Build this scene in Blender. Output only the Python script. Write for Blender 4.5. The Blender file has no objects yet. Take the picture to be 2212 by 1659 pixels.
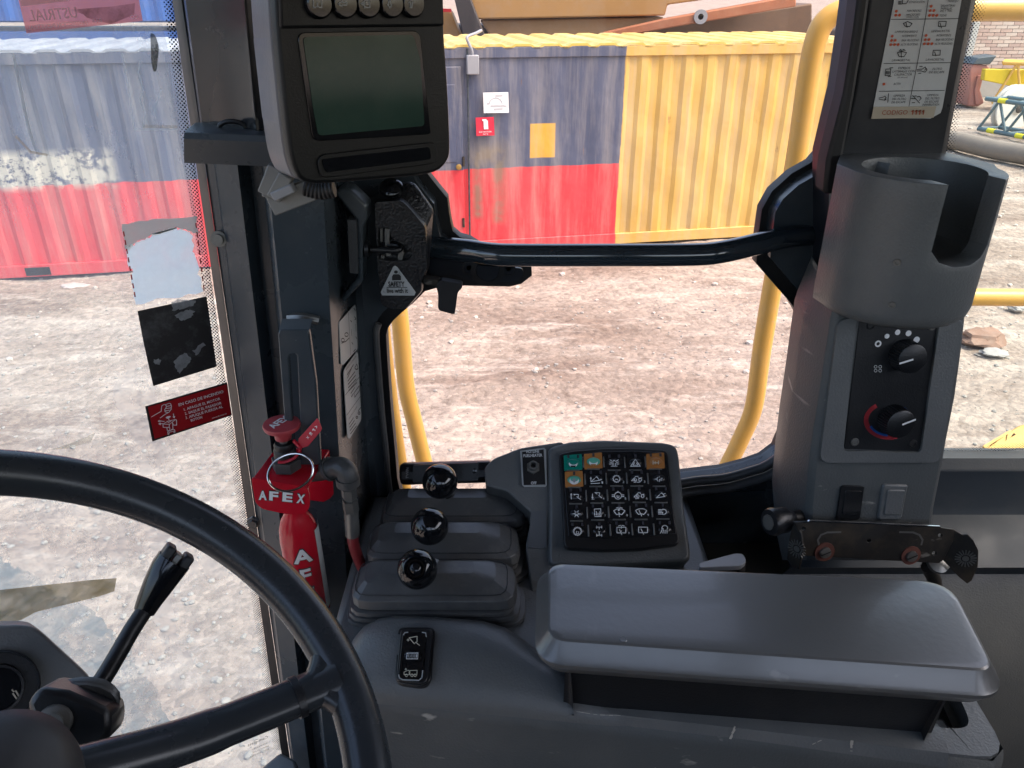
import bpy, bmesh, math, random
import numpy as np
from mathutils import Vector, Matrix
random.seed(7); rng = np.random.default_rng(7)
SC = bpy.context.scene
R = math.radians
# ------------------------------------------------------------------ camera, world, sun, exposure
EYE = 3.2                      # eye height of the operator above the yard
PITCH = R(27.07); FPX = 1665.0; CXP, CYP = 1106.0, 829.5   # photograph measured on a 2212 x 1659 grid
cd = bpy.data.cameras.new('camera'); cam = bpy.data.objects.new('camera', cd); SC.collection.objects.link(cam)
cam.location = (0, 0, EYE); cam.rotation_euler = (R(90) - PITCH, 0, 0)
cd.sensor_fit = 'HORIZONTAL'; cd.sensor_width = 36; cd.lens = 36 * FPX / 2212; cd.clip_start = .02; cd.clip_end = 900
SC.camera = cam
SUN_EL, SUN_AZ = R(58), R(110)          # azimuth clockwise from +Y: veiled sun high on the right
w = bpy.data.worlds.new('World'); SC.world = w; w.use_nodes = True
nt = w.node_tree; nt.nodes.clear()
sky = nt.nodes.new('ShaderNodeTexSky'); sky.sky_type = 'NISHITA'; sky.sun_disc = False
sky.sun_elevation = SUN_EL; sky.sun_rotation = SUN_AZ; sky.air_density = 1.0; sky.dust_density = 4.5; sky.ozone_density = 0.35
bg = nt.nodes.new('ShaderNodeBackground'); bg.inputs[1].default_value = .15
wo = nt.nodes.new('ShaderNodeOutputWorld')
nt.links.new(sky.outputs[0], bg.inputs[0]); nt.links.new(bg.outputs[0], wo.inputs[0])
sl = bpy.data.lights.new('sun', 'SUN'); sl.energy = .7; sl.angle = R(30); sl.color = (1, .95, .88)
so = bpy.data.objects.new('sun', sl); SC.collection.objects.link(so)
sd = Vector((math.sin(SUN_AZ) * math.cos(SUN_EL), math.cos(SUN_AZ) * math.cos(SUN_EL), math.sin(SUN_EL)))
so.rotation_euler = sd.to_track_quat('Z', 'Y').to_euler(); so.location = (0, -20, 30)
vs = SC.view_settings; vs.view_transform = 'Standard'; vs.look = 'None'; vs.gamma = 1; vs.exposure = 1.8; vs.use_curve_mapping = False
SC.cycles.max_bounces = 9; SC.cycles.diffuse_bounces = 5; SC.cycles.glossy_bounces = 4; SC.cycles.transparent_max_bounces = 16
SC.cycles.transmission_bounces = 6; SC.cycles.caustics_reflective = False; SC.cycles.caustics_refractive = False
SC.cycles.use_denoising = True; SC.cycles.sample_clamp_indirect = 6

# ------------------------------------------------------------------ pixel -> direction -> point on a real surface
CT, ST = math.cos(PITCH), math.sin(PITCH)
CAM = Vector((0, 0, EYE))
def ray(p):
    u = (p[0] - CXP) / FPX; v = (p[1] - CYP) / FPX
    return Vector((u, CT - v * ST, -ST - v * CT))
class Plane:
    def __init__(s, o, n):
        s.o = Vector(o); s.n = Vector(n).normalized()
        up = Vector((0, 0, 1)) if abs(s.n.z) < .98 else Vector((0, 1, 0))
        s.v = (up - s.n * up.dot(s.n)).normalized(); s.u = s.v.cross(s.n)
    def at(s, p):
        d = ray(p); return CAM + d * ((s.o - CAM).dot(s.n) / d.dot(s.n))
    def ats(s, pts): return [s.at(p) for p in pts]
    def uv(s, P): d = P - s.o; return d.dot(s.u), d.dot(s.v)
    def pt(s, a, b, c=0): return s.o + s.u * a + s.v * b + s.n * c
    def off(s, d): return Plane(s.o + s.n * d, s.n)
def PY(y): return Plane((0, y, EYE), (0, -1, 0))
def PZ(z): return Plane((0, .5, EYE + z), (0, 0, 1))
def Y(p, y): return PY(y).at(p)
ZM = {'Z1': (.3472, 0, 0), 'Z2': (.3472, 345.6, 0), 'Z3': (.3471, 921.6, 0), 'Z4': (.3473, 1612.8, 0), 'Z5': (.3472, 0, 518.4),
      'Z6': (.3472, 460.8, 518.4), 'Z7': (.3472, 979.2, 518.4), 'Z8': (.3473, 1612.8, 518.4), 'Y1': (.3472, 0, 1082.9),
      'Y2': (.2778, 518.4, 864), 'Y3': (.2778, 691.2, 921.6), 'Y4': (.2083, 1094.4, 921.6), 'Y5': (.3125, 576, 1198.1),
      'Y6': (.3055, 1094.4, 1152), 'Y7': (.3402, 1555.2, 1094.4), 'Y8': (.2083, 720, 374.4),
      'P1': (.15967, 1872, 0), 'L1': (.18419, 725.8, 650.9), 'R1': (.15273, 2050.6, 103.7), 'S1': (.09374, 299.5, 852.5)}
def q(t, *pts):            # measured on one of the enlarged crops of the photograph
    s, a, b = ZM[t]; r = [(a + x * s, b + y * s) for x, y in pts]
    return r

# ------------------------------------------------------------------ object helpers
BASE = {}
def tag(o, label=None, cat=None, group=None, kind=None):
    if label: o['label'] = label
    if cat: o['category'] = cat
    if group: o['group'] = group
    if kind: o['kind'] = kind
    return o
def thing(name, label, cat, loc, group=None):
    o = bpy.data.objects.new(name, None); SC.collection.objects.link(o)
    o.empty_display_size = .02; o.location = loc; BASE[o] = Vector(loc)
    return tag(o, label, cat, group)
def smooth(me, ang=38):
    if not me.polygons: return
    me.polygons.foreach_set('use_smooth', [True] * len(me.polygons)); me.set_sharp_from_angle(angle=R(ang))
def link(name, me, mat, parent=None, ang=38, bevel=0, local=False, seg=2):
    if parent is not None:
        b = BASE.get(parent, Vector())
    else:
        n = max(1, len(me.vertices)); b = Vector()
        if not local and len(me.vertices):
            co = np.empty(n * 3); me.vertices.foreach_get('co', co); co = co.reshape(-1, 3)
            b = Vector(((co[:, 0].min() + co[:, 0].max()) / 2, (co[:, 1].min() + co[:, 1].max()) / 2, co[:, 2].min()))
    if not local: me.transform(Matrix.Translation(-b))
    me.materials.clear(); me.materials.append(mat)
    smooth(me, ang)
    o = bpy.data.objects.new(name, me); SC.collection.objects.link(o)
    if parent is not None: o.parent = parent
    else: o.location = b
    BASE[o] = b
    if bevel:
        m = o.modifiers.new('bevel', 'BEVEL'); m.width = bevel; m.segments = seg; m.limit_method = 'ANGLE'; m.angle_limit = R(32)
    return o
class MB:
    def __init__(s): s.v = []; s.f = []
    def add(s, vs, fs):
        k = len(s.v); s.v += [tuple(x) for x in vs]; s.f += [tuple(i + k for i in f) for f in fs]; return s
    def loft(s, rings, cap0=True, cap1=True, closed=True):
        n = len(rings[0]); vs = [p for r in rings for p in r]; fs = []
        for i in range(len(rings) - 1):
            for j in range(n if closed else n - 1):
                a = i * n + j; b = i * n + (j + 1) % n; fs.append((a, b, b + n, a + n))
        if closed and cap0: fs.append(tuple(range(n - 1, -1, -1)))
        if closed and cap1: fs.append(tuple(range((len(rings) - 1) * n, len(rings) * n)))
        return s.add(vs, fs)
    def slab(s, pts, vec):
        vec = Vector(vec); return s.loft([[Vector(p) for p in pts], [Vector(p) + vec for p in pts]])
    def box(s, c, h, ax=None):
        c = Vector(c); X, Yv, Z = ax if ax else (Vector((1, 0, 0)), Vector((0, 1, 0)), Vector((0, 0, 1)))
        P = [c + X * (h[0] * i) + Yv * (h[1] * j) + Z * (h[2] * k) for k in (-1, 1) for i, j in ((-1, -1), (1, -1), (1, 1), (-1, 1))]
        return s.loft([P[:4], P[4:]])
    def tube(s, pts, r, n=14, cap=True, closed=False, flat=1.0):
        pts = [Vector(p) for p in pts]; m = len(pts); rs = r if isinstance(r, (list, tuple)) else [r] * m
        T = [((pts[(i + 1) % m] if (closed or i < m - 1) else pts[i]) - (pts[i - 1] if (closed or i > 0) else pts[i])).normalized() for i in range(m)]
        a = Vector((0, 0, 1)) if abs(T[0].z) < .9 else Vector((1, 0, 0)); N = (a - T[0] * a.dot(T[0])).normalized(); rings = []
        for i in range(m):
            N = (N - T[i] * N.dot(T[i])).normalized(); B = T[i].cross(N)
            rings.append([pts[i] + (N * math.cos(2 * math.pi * k / n) * flat + B * math.sin(2 * math.pi * k / n)) * rs[i] for k in range(n)])
        if closed: rings.append(rings[0]); return s.loft(rings, False, False)
        return s.loft(rings, cap, cap)
    def lathe(s, o, d, prof, n=28, cap0=True, cap1=True):      # prof: (radius, along)
        o = Vector(o); d = Vector(d).normalized(); a = Vector((0, 0, 1)) if abs(d.z) < .9 else Vector((1, 0, 0))
        N = (a - d * a.dot(d)).normalized(); B = d.cross(N)
        return s.loft([[o + d * h + (N * math.cos(2 * math.pi * k / n) + B * math.sin(2 * math.pi * k / n)) * r for k in range(n)] for r, h in prof], cap0, cap1)
    def sphere(s, c, r, d=(0, 0, 1), n=28):
        return s.lathe(c, d, [(max(1e-5, r * math.sin(math.pi * i / 16)), -r * math.cos(math.pi * i / 16)) for i in range(17)], n)
    def ribbon(s, pl, line, w, lift=.0004, closed=False):       # flat printed stroke lying on a plane (world points)
        L = list(line) + ([line[0]] if closed else [])
        for a, b in zip(L, L[1:]):
            d = b - a
            if d.length < 1e-7: continue
            d.normalize(); t = d.cross(pl.n).normalized() * w / 2; e = d * w * .3; z = pl.n * lift
            s.add([a - e - t + z, b + e - t + z, b + e + t + z, a - e + t + z], [(0, 1, 2, 3)])
        return s
    def build(s, name, mat, parent=None, **k):
        me = bpy.data.meshes.new(name); me.from_pydata([tuple(v) for v in s.v], [], s.f); me.validate()
        bm = bmesh.new(); bm.from_mesh(me); bmesh.ops.remove_doubles(bm, verts=bm.verts, dist=1e-7)
        bmesh.ops.recalc_face_normals(bm, faces=bm.faces); bm.to_mesh(me); bm.free(); me.update()
        return link(name, me, mat, parent, **k)
def spline(pts, n=8):       # Catmull-Rom through points
    P = [Vector(p) for p in pts]; P = [P[0] * 2 - P[1]] + P + [P[-1] * 2 - P[-2]]; out = []
    for i in range(1, len(P) - 2):
        for k in range(n):
            t = k / n; a, b, c, d = P[i - 1:i + 3]
            out.append(.5 * ((2 * b) + (c - a) * t + (2 * a - 5 * b + 4 * c - d) * t * t + (3 * b - a - 3 * c + d) * t ** 3))
    return out + [P[-2]]
def rnd(pts, r, n=4):       # round the corners of a closed polygon of 3D or 2D points
    P = [Vector((*p, 0)) if len(p) == 2 else Vector(p) for p in pts]; two = len(pts[0]) == 2; out = []; m = len(P)
    rr = r if isinstance(r, (list, tuple)) else [r] * m
    for i in range(m):
        a, b, c = P[i - 1], P[i], P[(i + 1) % m]
        ra = min(rr[i], (a - b).length * .48); rc = min(rr[i], (c - b).length * .48)
        p0 = b + (a - b).normalized() * ra; p1 = b + (c - b).normalized() * rc
        for k in range(n + 1):
            t = k / n; out.append(p0 * (1 - t) ** 2 + b * 2 * t * (1 - t) + p1 * t * t)
    return [(p.x, p.y) for p in out] if two else out
def offset2(pts, d):        # offset a closed 2D polygon outwards
    m = len(pts); A = sum(pts[i - 1][0] * pts[i][1] - pts[i][0] * pts[i - 1][1] for i in range(m)); s = 1 if A > 0 else -1; out = []
    for i in range(m):
        a, b, c = Vector(pts[i - 1]), Vector(pts[i]), Vector(pts[(i + 1) % m])
        n1 = Vector(((b - a).y, -(b - a).x)).normalized(); n2 = Vector(((c - b).y, -(c - b).x)).normalized()
        k = n1 + n2; k = k / max(.35, k.length_squared) * 2 if k.length > 1e-4 else n1
        out.append(tuple(b + k * d * s))
    return out
def curve_mesh(splines, ext):
    cu = bpy.data.curves.new('t', 'CURVE'); cu.dimensions = '2D'; cu.fill_mode = 'BOTH'; cu.extrude = ext
    for sp in splines:
        k = cu.splines.new('POLY'); k.points.add(len(sp) - 1); k.use_cyclic_u = True
        for i, p in enumerate(sp): k.points[i].co = (p[0], p[1], 0, 1)
    o = bpy.data.objects.new('t', cu); SC.collection.objects.link(o)
    me = bpy.data.meshes.new_from_object(o.evaluated_get(bpy.context.evaluated_depsgraph_get()))
    bpy.data.objects.remove(o); bpy.data.curves.remove(cu); return me
def plate(name, outer, holes, pl, th, mat, parent=None, **k):       # 3D point rings lying on pl; thickness goes behind the plane
    me = curve_mesh([[pl.uv(p) for p in ring] for ring in [outer] + list(holes)], th / 2)
    for v in me.vertices: c = v.co.copy(); v.co = pl.pt(c.x, c.y, c.z - th / 2)
    bm = bmesh.new(); bm.from_mesh(me); bmesh.ops.remove_doubles(bm, verts=bm.verts, dist=1e-6)
    bmesh.ops.recalc_face_normals(bm, faces=bm.faces); bm.to_mesh(me); bm.free()
    return link(name, me, mat, parent, **k)
def text(s, p0, p1, pl, mat, parent, name='lettering', h=None, lift=.0005, mirror=False, ext=.0002, bold=0, shear=0):
    """letters with their baseline from pixel p0 to pixel p1 on plane pl; h = capital height in pixels"""
    cu = bpy.data.curves.new('t', 'FONT'); cu.body = s; cu.size = 1; cu.offset = bold; cu.shear = shear; cu.resolution_u = 2
    o = bpy.data.objects.new('t', cu); SC.collection.objects.link(o)
    me = bpy.data.meshes.new_from_object(o.evaluated_get(bpy.context.evaluated_depsgraph_get())); bpy.data.objects.remove(o); bpy.data.curves.remove(cu)
    xs = [v.co.x for v in me.vertices]; x0, x1 = min(xs), max(xs); A, B = pl.at(p0), pl.at(p1)
    ex = (B - A); L = ex.length; ex.normalize(); ey = pl.n.cross(ex); k = L / (x1 - x0)
    if h: hm = (pl.at((p0[0], p0[1] - h)) - A).length; ky = hm / .69
    else: ky = k
    for v in me.vertices:
        X = (v.co.x - x0) * k; X = L - X if mirror else X
        v.co = A + ex * X + ey * (v.co.y * ky) + pl.n * lift
    return link(name, me, mat, parent)
def sheet(name, pts, pl, th, mat, parent=None, r=0, **k):      # a sticker or film: one flat sheet
    P = pl.ats(pts); P = rnd(P, r) if r else P
    return MB().add(P, [tuple(range(len(P)))]).build(name, mat, parent)
def pxslab(name, pts, pl, th, mat, parent=None, r=0, **k):
    P = pl.ats(pts)
    if r: P = rnd(P, r)
    return MB().slab(P, -pl.n * th).build(name, mat, parent, **k)

# ------------------------------------------------------------------ materials
def mat(name, col, rough=.5, metal=0, var=.15, vs_=6, bump=0, bs=300, spec=.5, coat=0, dust=0, dcol=(.32, .29, .25), ds=5, scr=0, rvar=.1):
    m = bpy.data.materials.new(name); m.use_nodes = True; N = m.node_tree.nodes; L = m.node_tree.links
    b = N['Principled BSDF']; b.inputs['Metallic'].default_value = metal; b.inputs['Specular IOR Level'].default_value = spec
    b.inputs['Coat Weight'].default_value = coat; b.inputs['Coat Roughness'].default_value = .08 if coat < .65 else .22
    tc = N.new('ShaderNodeTexCoord')
    no = N.new('ShaderNodeTexNoise'); no.inputs['Scale'].default_value = vs_; no.inputs['Detail'].default_value = 6; no.inputs['Roughness'].default_value = .65
    L.new(tc.outputs['Object'], no.inputs['Vector'])
    mx = N.new('ShaderNodeMix'); mx.data_type = 'RGBA'
    mx.inputs[6].default_value = (*[c * (1 - var) for c in col], 1); mx.inputs[7].default_value = (*[min(1, c * (1 + var)) for c in col], 1)
    L.new(no.outputs['Fac'], mx.inputs[0]); out = mx.outputs[2]
    rm = N.new('ShaderNodeMapRange'); rm.inputs[1].default_value = .3; rm.inputs[2].default_value = .7
    rm.inputs[3].default_value = max(.02, rough - rvar); rm.inputs[4].default_value = min(1, rough + rvar)
    L.new(no.outputs['Fac'], rm.inputs[0]); L.new(rm.outputs[0], b.inputs['Roughness'])
    if dust:
        n2 = N.new('ShaderNodeTexNoise'); n2.inputs['Scale'].default_value = ds; n2.inputs['Detail'].default_value = 8; n2.inputs['Roughness'].default_value = .7
        L.new(tc.outputs['Object'], n2.inputs['Vector'])
        r2 = N.new('ShaderNodeMapRange'); r2.inputs[1].default_value = .48; r2.inputs[2].default_value = .75; r2.inputs[3].default_value = 0; r2.inputs[4].default_value = dust
        L.new(n2.outputs['Fac'], r2.inputs[0])
        m2 = N.new('ShaderNodeMix'); m2.data_type = 'RGBA'; m2.inputs[7].default_value = (*dcol, 1)
        L.new(r2.outputs[0], m2.inputs[0]); L.new(out, m2.inputs[6]); out = m2.outputs[2]
    if scr:          # light scuffs: thin broken strokes of a stretched noise
        mp = N.new('ShaderNodeMapping'); mp.inputs['Rotation'].default_value = (.3, .9, .5); mp.inputs['Scale'].default_value = (26, 7, 60)
        L.new(tc.outputs['Object'], mp.inputs['Vector'])
        n3 = N.new('ShaderNodeTexNoise'); n3.inputs['Scale'].default_value = 1.3; n3.inputs['Detail'].default_value = 3
        L.new(mp.outputs[0], n3.inputs['Vector'])
        r3 = N.new('ShaderNodeMapRange'); r3.inputs[1].default_value = .67; r3.inputs[2].default_value = .76; r3.inputs[4].default_value = scr
        L.new(n3.outputs['Fac'], r3.inputs[0])
        m3 = N.new('ShaderNodeMix'); m3.data_type = 'RGBA'; m3.inputs[7].default_value = (.45, .43, .38, 1)
        L.new(r3.outputs[0], m3.inputs[0]); L.new(out, m3.inputs[6]); out = m3.outputs[2]
    L.new(out, b.inputs['Base Color'])
    if bump:
        n4 = N.new('ShaderNodeTexNoise'); n4.inputs['Scale'].default_value = bs; n4.inputs['Detail'].default_value = 2
        L.new(tc.outputs['Object'], n4.inputs['Vector'])
        bp = N.new('ShaderNodeBump'); bp.inputs['Strength'].default_value = bump; bp.inputs['Distance'].default_value = .0015
        L.new(n4.outputs['Fac'], bp.inputs['Height']); L.new(bp.outputs[0], b.inputs['Normal'])
    return m
def film(name, col, op, back=.5, gloss=.04, var=.0, scale=12, stretch=(1, 1, 1), tint=(1, 1, 1), lo=.35, hi=.75, rough=.02):
    """thin sheet: clear (transparent) with an uneven share of dust or print lit from both sides, and a faint mirror"""
    m = bpy.data.materials.new(name); m.use_nodes = True; N = m.node_tree.nodes; L = m.node_tree.links; N.clear()
    out = N.new('ShaderNodeOutputMaterial'); tr = N.new('ShaderNodeBsdfTransparent'); tr.inputs[0].default_value = (*tint, 1)
    df = N.new('ShaderNodeBsdfDiffuse'); df.inputs[0].default_value = (*col, 1); tl = N.new('ShaderNodeBsdfTranslucent'); tl.inputs[0].default_value = (*col, 1)
    dm = N.new('ShaderNodeMixShader'); dm.inputs[0].default_value = back; L.new(df.outputs[0], dm.inputs[1]); L.new(tl.outputs[0], dm.inputs[2])
    mx = N.new('ShaderNodeMixShader'); L.new(tr.outputs[0], mx.inputs[1]); L.new(dm.outputs[0], mx.inputs[2])
    tc = N.new('ShaderNodeTexCoord'); mp = N.new('ShaderNodeMapping'); mp.inputs['Scale'].default_value = stretch
    no = N.new('ShaderNodeTexNoise'); no.inputs['Scale'].default_value = scale; no.inputs['Detail'].default_value = 9; no.inputs['Roughness'].default_value = .68
    L.new(tc.outputs['Object'], mp.inputs[0]); L.new(mp.outputs[0], no.inputs['Vector'])
    mr = N.new('ShaderNodeMapRange'); mr.inputs[1].default_value = lo; mr.inputs[2].default_value = hi
    mr.inputs[3].default_value = max(0, op - var); mr.inputs[4].default_value = min(1, op + var)
    L.new(no.outputs['Fac'], mr.inputs[0]); L.new(mr.outputs[0], mx.inputs[0])
    gl = N.new('ShaderNodeBsdfGlossy'); gl.inputs[0].default_value = (1, 1, 1, 1); gl.inputs['Roughness'].default_value = rough
    fr = N.new('ShaderNodeFresnel'); fr.inputs[0].default_value = 1.3
    fm = N.new('ShaderNodeMath'); fm.operation = 'MULTIPLY'; fm.inputs[1].default_value = gloss / .04 ; L.new(fr.outputs[0], fm.inputs[0])
    m2 = N.new('ShaderNodeMixShader'); L.new(fm.outputs[0], m2.inputs[0]); L.new(mx.outputs[0], m2.inputs[1]); L.new(gl.outputs[0], m2.inputs[2])
    L.new(m2.outputs[0], out.inputs[0]); return m
M = {}
M['navy'] = mat('navy_steel', (.040, .052, .062), .27, var=.2, vs_=5, dust=.10, ds=7)
M['navy_dark'] = mat('dark_navy_steel', (.010, .013, .019), .33, var=.2, dust=.08)
M['plastic'] = mat('grey_plastic', (.118, .125, .126), .40, var=.12, vs_=9, bump=.35, bs=420, dust=.10, ds=9)
M['plastic_scuffed'] = mat('scuffed_plastic', (.080, .087, .088), .46, var=.12, vs_=7, bump=.3, bs=420, dust=.10, ds=7, scr=.75)
M['arm'] = mat('armrest_skin', (.098, .099, .096), .31, var=.05, vs_=7, bump=.10, bs=160, dust=.0, scr=.18, spec=1.0, rvar=.04, coat=.25)
M['black'] = mat('black_plastic', (.010, .011, .013), .38, var=.15, bump=.15, bs=500, dust=.05)
M['blackgloss'] = mat('black_gloss_plastic', (.006, .007, .009), .12, var=.1, rvar=.04)
M['knob'] = mat('knob_phenolic', (.005, .006, .008), .10, var=.1, rvar=.04, spec=.6)
M['monitor'] = mat('monitor_bezel', (.008, .009, .010), .40, var=.12, bump=.12, bs=700, spec=.28)
M['monitor_side'] = mat('monitor_grey_back', (.11, .11, .122), .42, var=.08, bump=.1, bs=500)
M['rubber'] = mat('boot_rubber', (.088, .091, .093), .36, var=.2, vs_=14, dust=.30, ds=14, bump=.1, bs=160)
M['seal'] = mat('seal_rubber', (.006, .006, .007), .5, var=.2)
M['wheel'] = mat('wheel_rubber', (.024, .028, .032), .27, var=.1, vs_=10, rvar=.04)
M['red'] = mat('red_paint', (.52, .008, .022), .22, var=.12, vs_=14, dust=.06, ds=20)
M['redknob'] = mat('red_knob_plastic', (.40, .05, .06), .4, var=.15, vs_=30, dust=.1, ds=30)
M['redtag'] = mat('red_tag_plastic', (.48, .01, .03), .4, var=.08)
M['hose'] = mat('red_hose', (.24, .025, .03), .45, var=.15, vs_=40)
M['chrome'] = mat('bright_steel', (.55, .55, .55), .2, metal=1, var=.1)
M['zinc'] = mat('dull_zinc', (.20, .195, .18), .5, metal=.7, var=.25, vs_=60, bump=.2, bs=150)
M['iron'] = mat('grey_cast_iron', (.075, .078, .080), .5, metal=.3, var=.25, vs_=40, bump=.35, bs=200, dust=.15, ds=40)
M['galv'] = mat('grey_fitting', (.20, .205, .20), .38, metal=.7, var=.25, vs_=60, dust=.15, ds=50)
M['dirtysteel'] = mat('dirty_black_steel', (.022, .020, .018), .5, metal=.2, var=.3, vs_=20, dust=.35, dcol=(.20, .14, .08), ds=16, scr=.5)
M['greymetal'] = mat('grey_painted_metal', (.26, .27, .29), .4, var=.1, dust=.15)
M['foam'] = mat('grey_foam', (.06, .062, .065), .9, var=.4, vs_=120, bump=.6, bs=300)
M['white'] = mat('white_print', (.75, .76, .76), .5, var=.05, vs_=40)
M['label'] = mat('label_paper', (.55, .57, .56), .4, var=.08, vs_=20, dust=.12, ds=30)
M['silverlabel'] = mat('silver_foil_label', (.48, .50, .50), .35, metal=.3, var=.12, vs_=60)
M['ink'] = mat('black_ink', (.012, .012, .013), .5, var=.05)
M['dotred'] = mat('orange_ink', (.55, .09, .03), .5, var=.1)
M['tape'] = mat('beige_tape', (.46, .40, .30), .5, var=.12, vs_=30, dust=.1)
M['tapetext'] = mat('brown_lettering', (.33, .06, .02), .5)
M['yellow'] = mat('yellow_paint', (.72, .42, .09), .36, var=.10, vs_=5, scr=.35, dust=.2, ds=9, dcol=(.5, .42, .3))
M['mark_red'] = mat('dial_red', (.35, .02, .03), .5); M['mark_blue'] = mat('dial_blue', (.01, .10, .40), .5)
M['green'] = mat('green_key', (.0, .22, .16), .35, var=.15, vs_=60); M['orange'] = mat('orange_key', (.42, .17, .045), .4, var=.3, vs_=60)
M['keydome'] = mat('key_dome', (.012, .013, .015), .25, var=.1); M['dgreen'] = mat('worn_green', (.10, .42, .30), .4, var=.3, vs_=80)
M['cream'] = mat('cream_print', (.6, .56, .44), .5)
M['screen'] = mat('display_green_reflection', (.036, .072, .056), .12, var=.5, vs_=6, spec=.3, dust=.04, ds=40)  # green base colour imitates a greenish reflection on the dark screen
M['glass'] = film('side_glass', (.62, .56, .52), .03, .5, .045, .03, 14, tint=(.95, .885, .855))
M['glass_rear'] = film('rear_glass', (.6, .62, .6), .04, .5, .045, .03, 14, tint=(.90, .94, .87))
M['glass_front'] = film('front_glass', (.75, .81, .84), .30, .75, .05, .12, 6, stretch=(1, 1, .35), tint=(.84, .895, .865))
M['cleartape'] = film('clear_tape', (.72, .78, .82), .22, .6, .05, .16, 30, stretch=(1, 1, .12), rough=.12)
M['patchfilm'] = film('mottled_patch_film', (.58, .68, .68), .50, .7, .03, .28, 26, lo=.38, hi=.62, rough=.2)
M['browntape'] = film('old_brown_tape', (.34, .26, .12), .72, .5, .03, .22, 22, lo=.3, hi=.6, rough=.3)
M['sticker_pale'] = film('peeled_sticker', (.92, .98, .98), .96, .92, .03, .04, 45, lo=.42, hi=.58)
M['sticker_grey'] = film('peeled_sticker_grey', (.55, .55, .51), .95, .6, .03, .08, 40)
M['backlit_white'] = film('backlit_white_print', (.92, .92, .90), .97, .9, .03, .03, 60)
M['sticker_red'] = mat('sticker_red', (.34, .006, .010), .4, var=.1, vs_=30)
M['sticker_pink'] = film('faded_red_sticker', (.78, .30, .31), .80, .85, .03, .06, 12, tint=(.85, .45, .45))
M['sticker_black'] = mat('sticker_black', (.012, .012, .013), .5, var=.6, vs_=70, dust=.35, dcol=(.25, .26, .27), ds=30)

# ------------------------------------------------------------------ ground: one rutted sheet out to the horizon
def vnoise(x, y, f, seed):
    r = np.random.default_rng(seed); n = 256; g = r.random((n, n)); a = x * f; b = y * f
    i = np.floor(a).astype(int); j = np.floor(b).astype(int); u = a - i; v = b - j; u = u * u * (3 - 2 * u); v = v * v * (3 - 2 * v)
    G = lambda p, s: g[p % n, s % n]
    return (G(i, j) * (1 - u) + G(i + 1, j) * u) * (1 - v) + (G(i, j + 1) * (1 - u) + G(i + 1, j + 1) * u) * v - .5
CONT_A = math.atan2(.1857, .9826); CONT_O = Vector((-6.286 - .55 * .9826, 9.084 - .55 * .1857, 0))
def ground_z(x, y):
    xr = x * math.cos(CONT_A) + y * math.sin(CONT_A); yr = -x * math.sin(CONT_A) + y * math.cos(CONT_A)
    z = .10 * vnoise(xr, yr, .35, 1) + .07 * vnoise(xr * .35, yr, 1.6, 2) + .035 * vnoise(xr * .6, yr, 4, 3) + .02 * vnoise(x, y, 9, 4) + .012 * vnoise(x, y, 21, 5)
    return z * np.clip((60 - np.hypot(x, y)) / 40, 0, 1) - .03
far = [60, 90, 140, 220, 350, 600]
gx = np.array([-f for f in far[::-1]] + list(np.arange(-40, -10, .8)) + list(np.arange(-10, 12, .06)) + list(np.arange(12, 45, .5)) + far)
gy = np.array([-f for f in far[::-1]] + list(np.arange(-40, 1.5, 1.5)) + list(np.arange(1.5, 12, .06)) + list(np.arange(12, 45, .4)) + far)
XX, YY = np.meshgrid(gx, gy); ZZ = ground_z(XX, YY)
me = bpy.data.meshes.new('ground'); nx, ny = len(gx), len(gy)
idx = np.arange(nx * ny).reshape(ny, nx)
quads = np.stack([idx[:-1, :-1], idx[:-1, 1:], idx[1:, 1:], idx[1:, :-1]], -1).reshape(-1, 4)
me.vertices.add(nx * ny); me.vertices.foreach_set('co', np.stack([XX, YY, ZZ], -1).ravel())
me.loops.add(quads.size); me.loops.foreach_set('vertex_index', quads.ravel())
me.polygons.add(len(quads)); me.polygons.foreach_set('loop_start', np.arange(0, quads.size, 4)); me.polygons.foreach_set('loop_total', np.full(len(quads), 4))
me.update(); me.validate()
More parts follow.
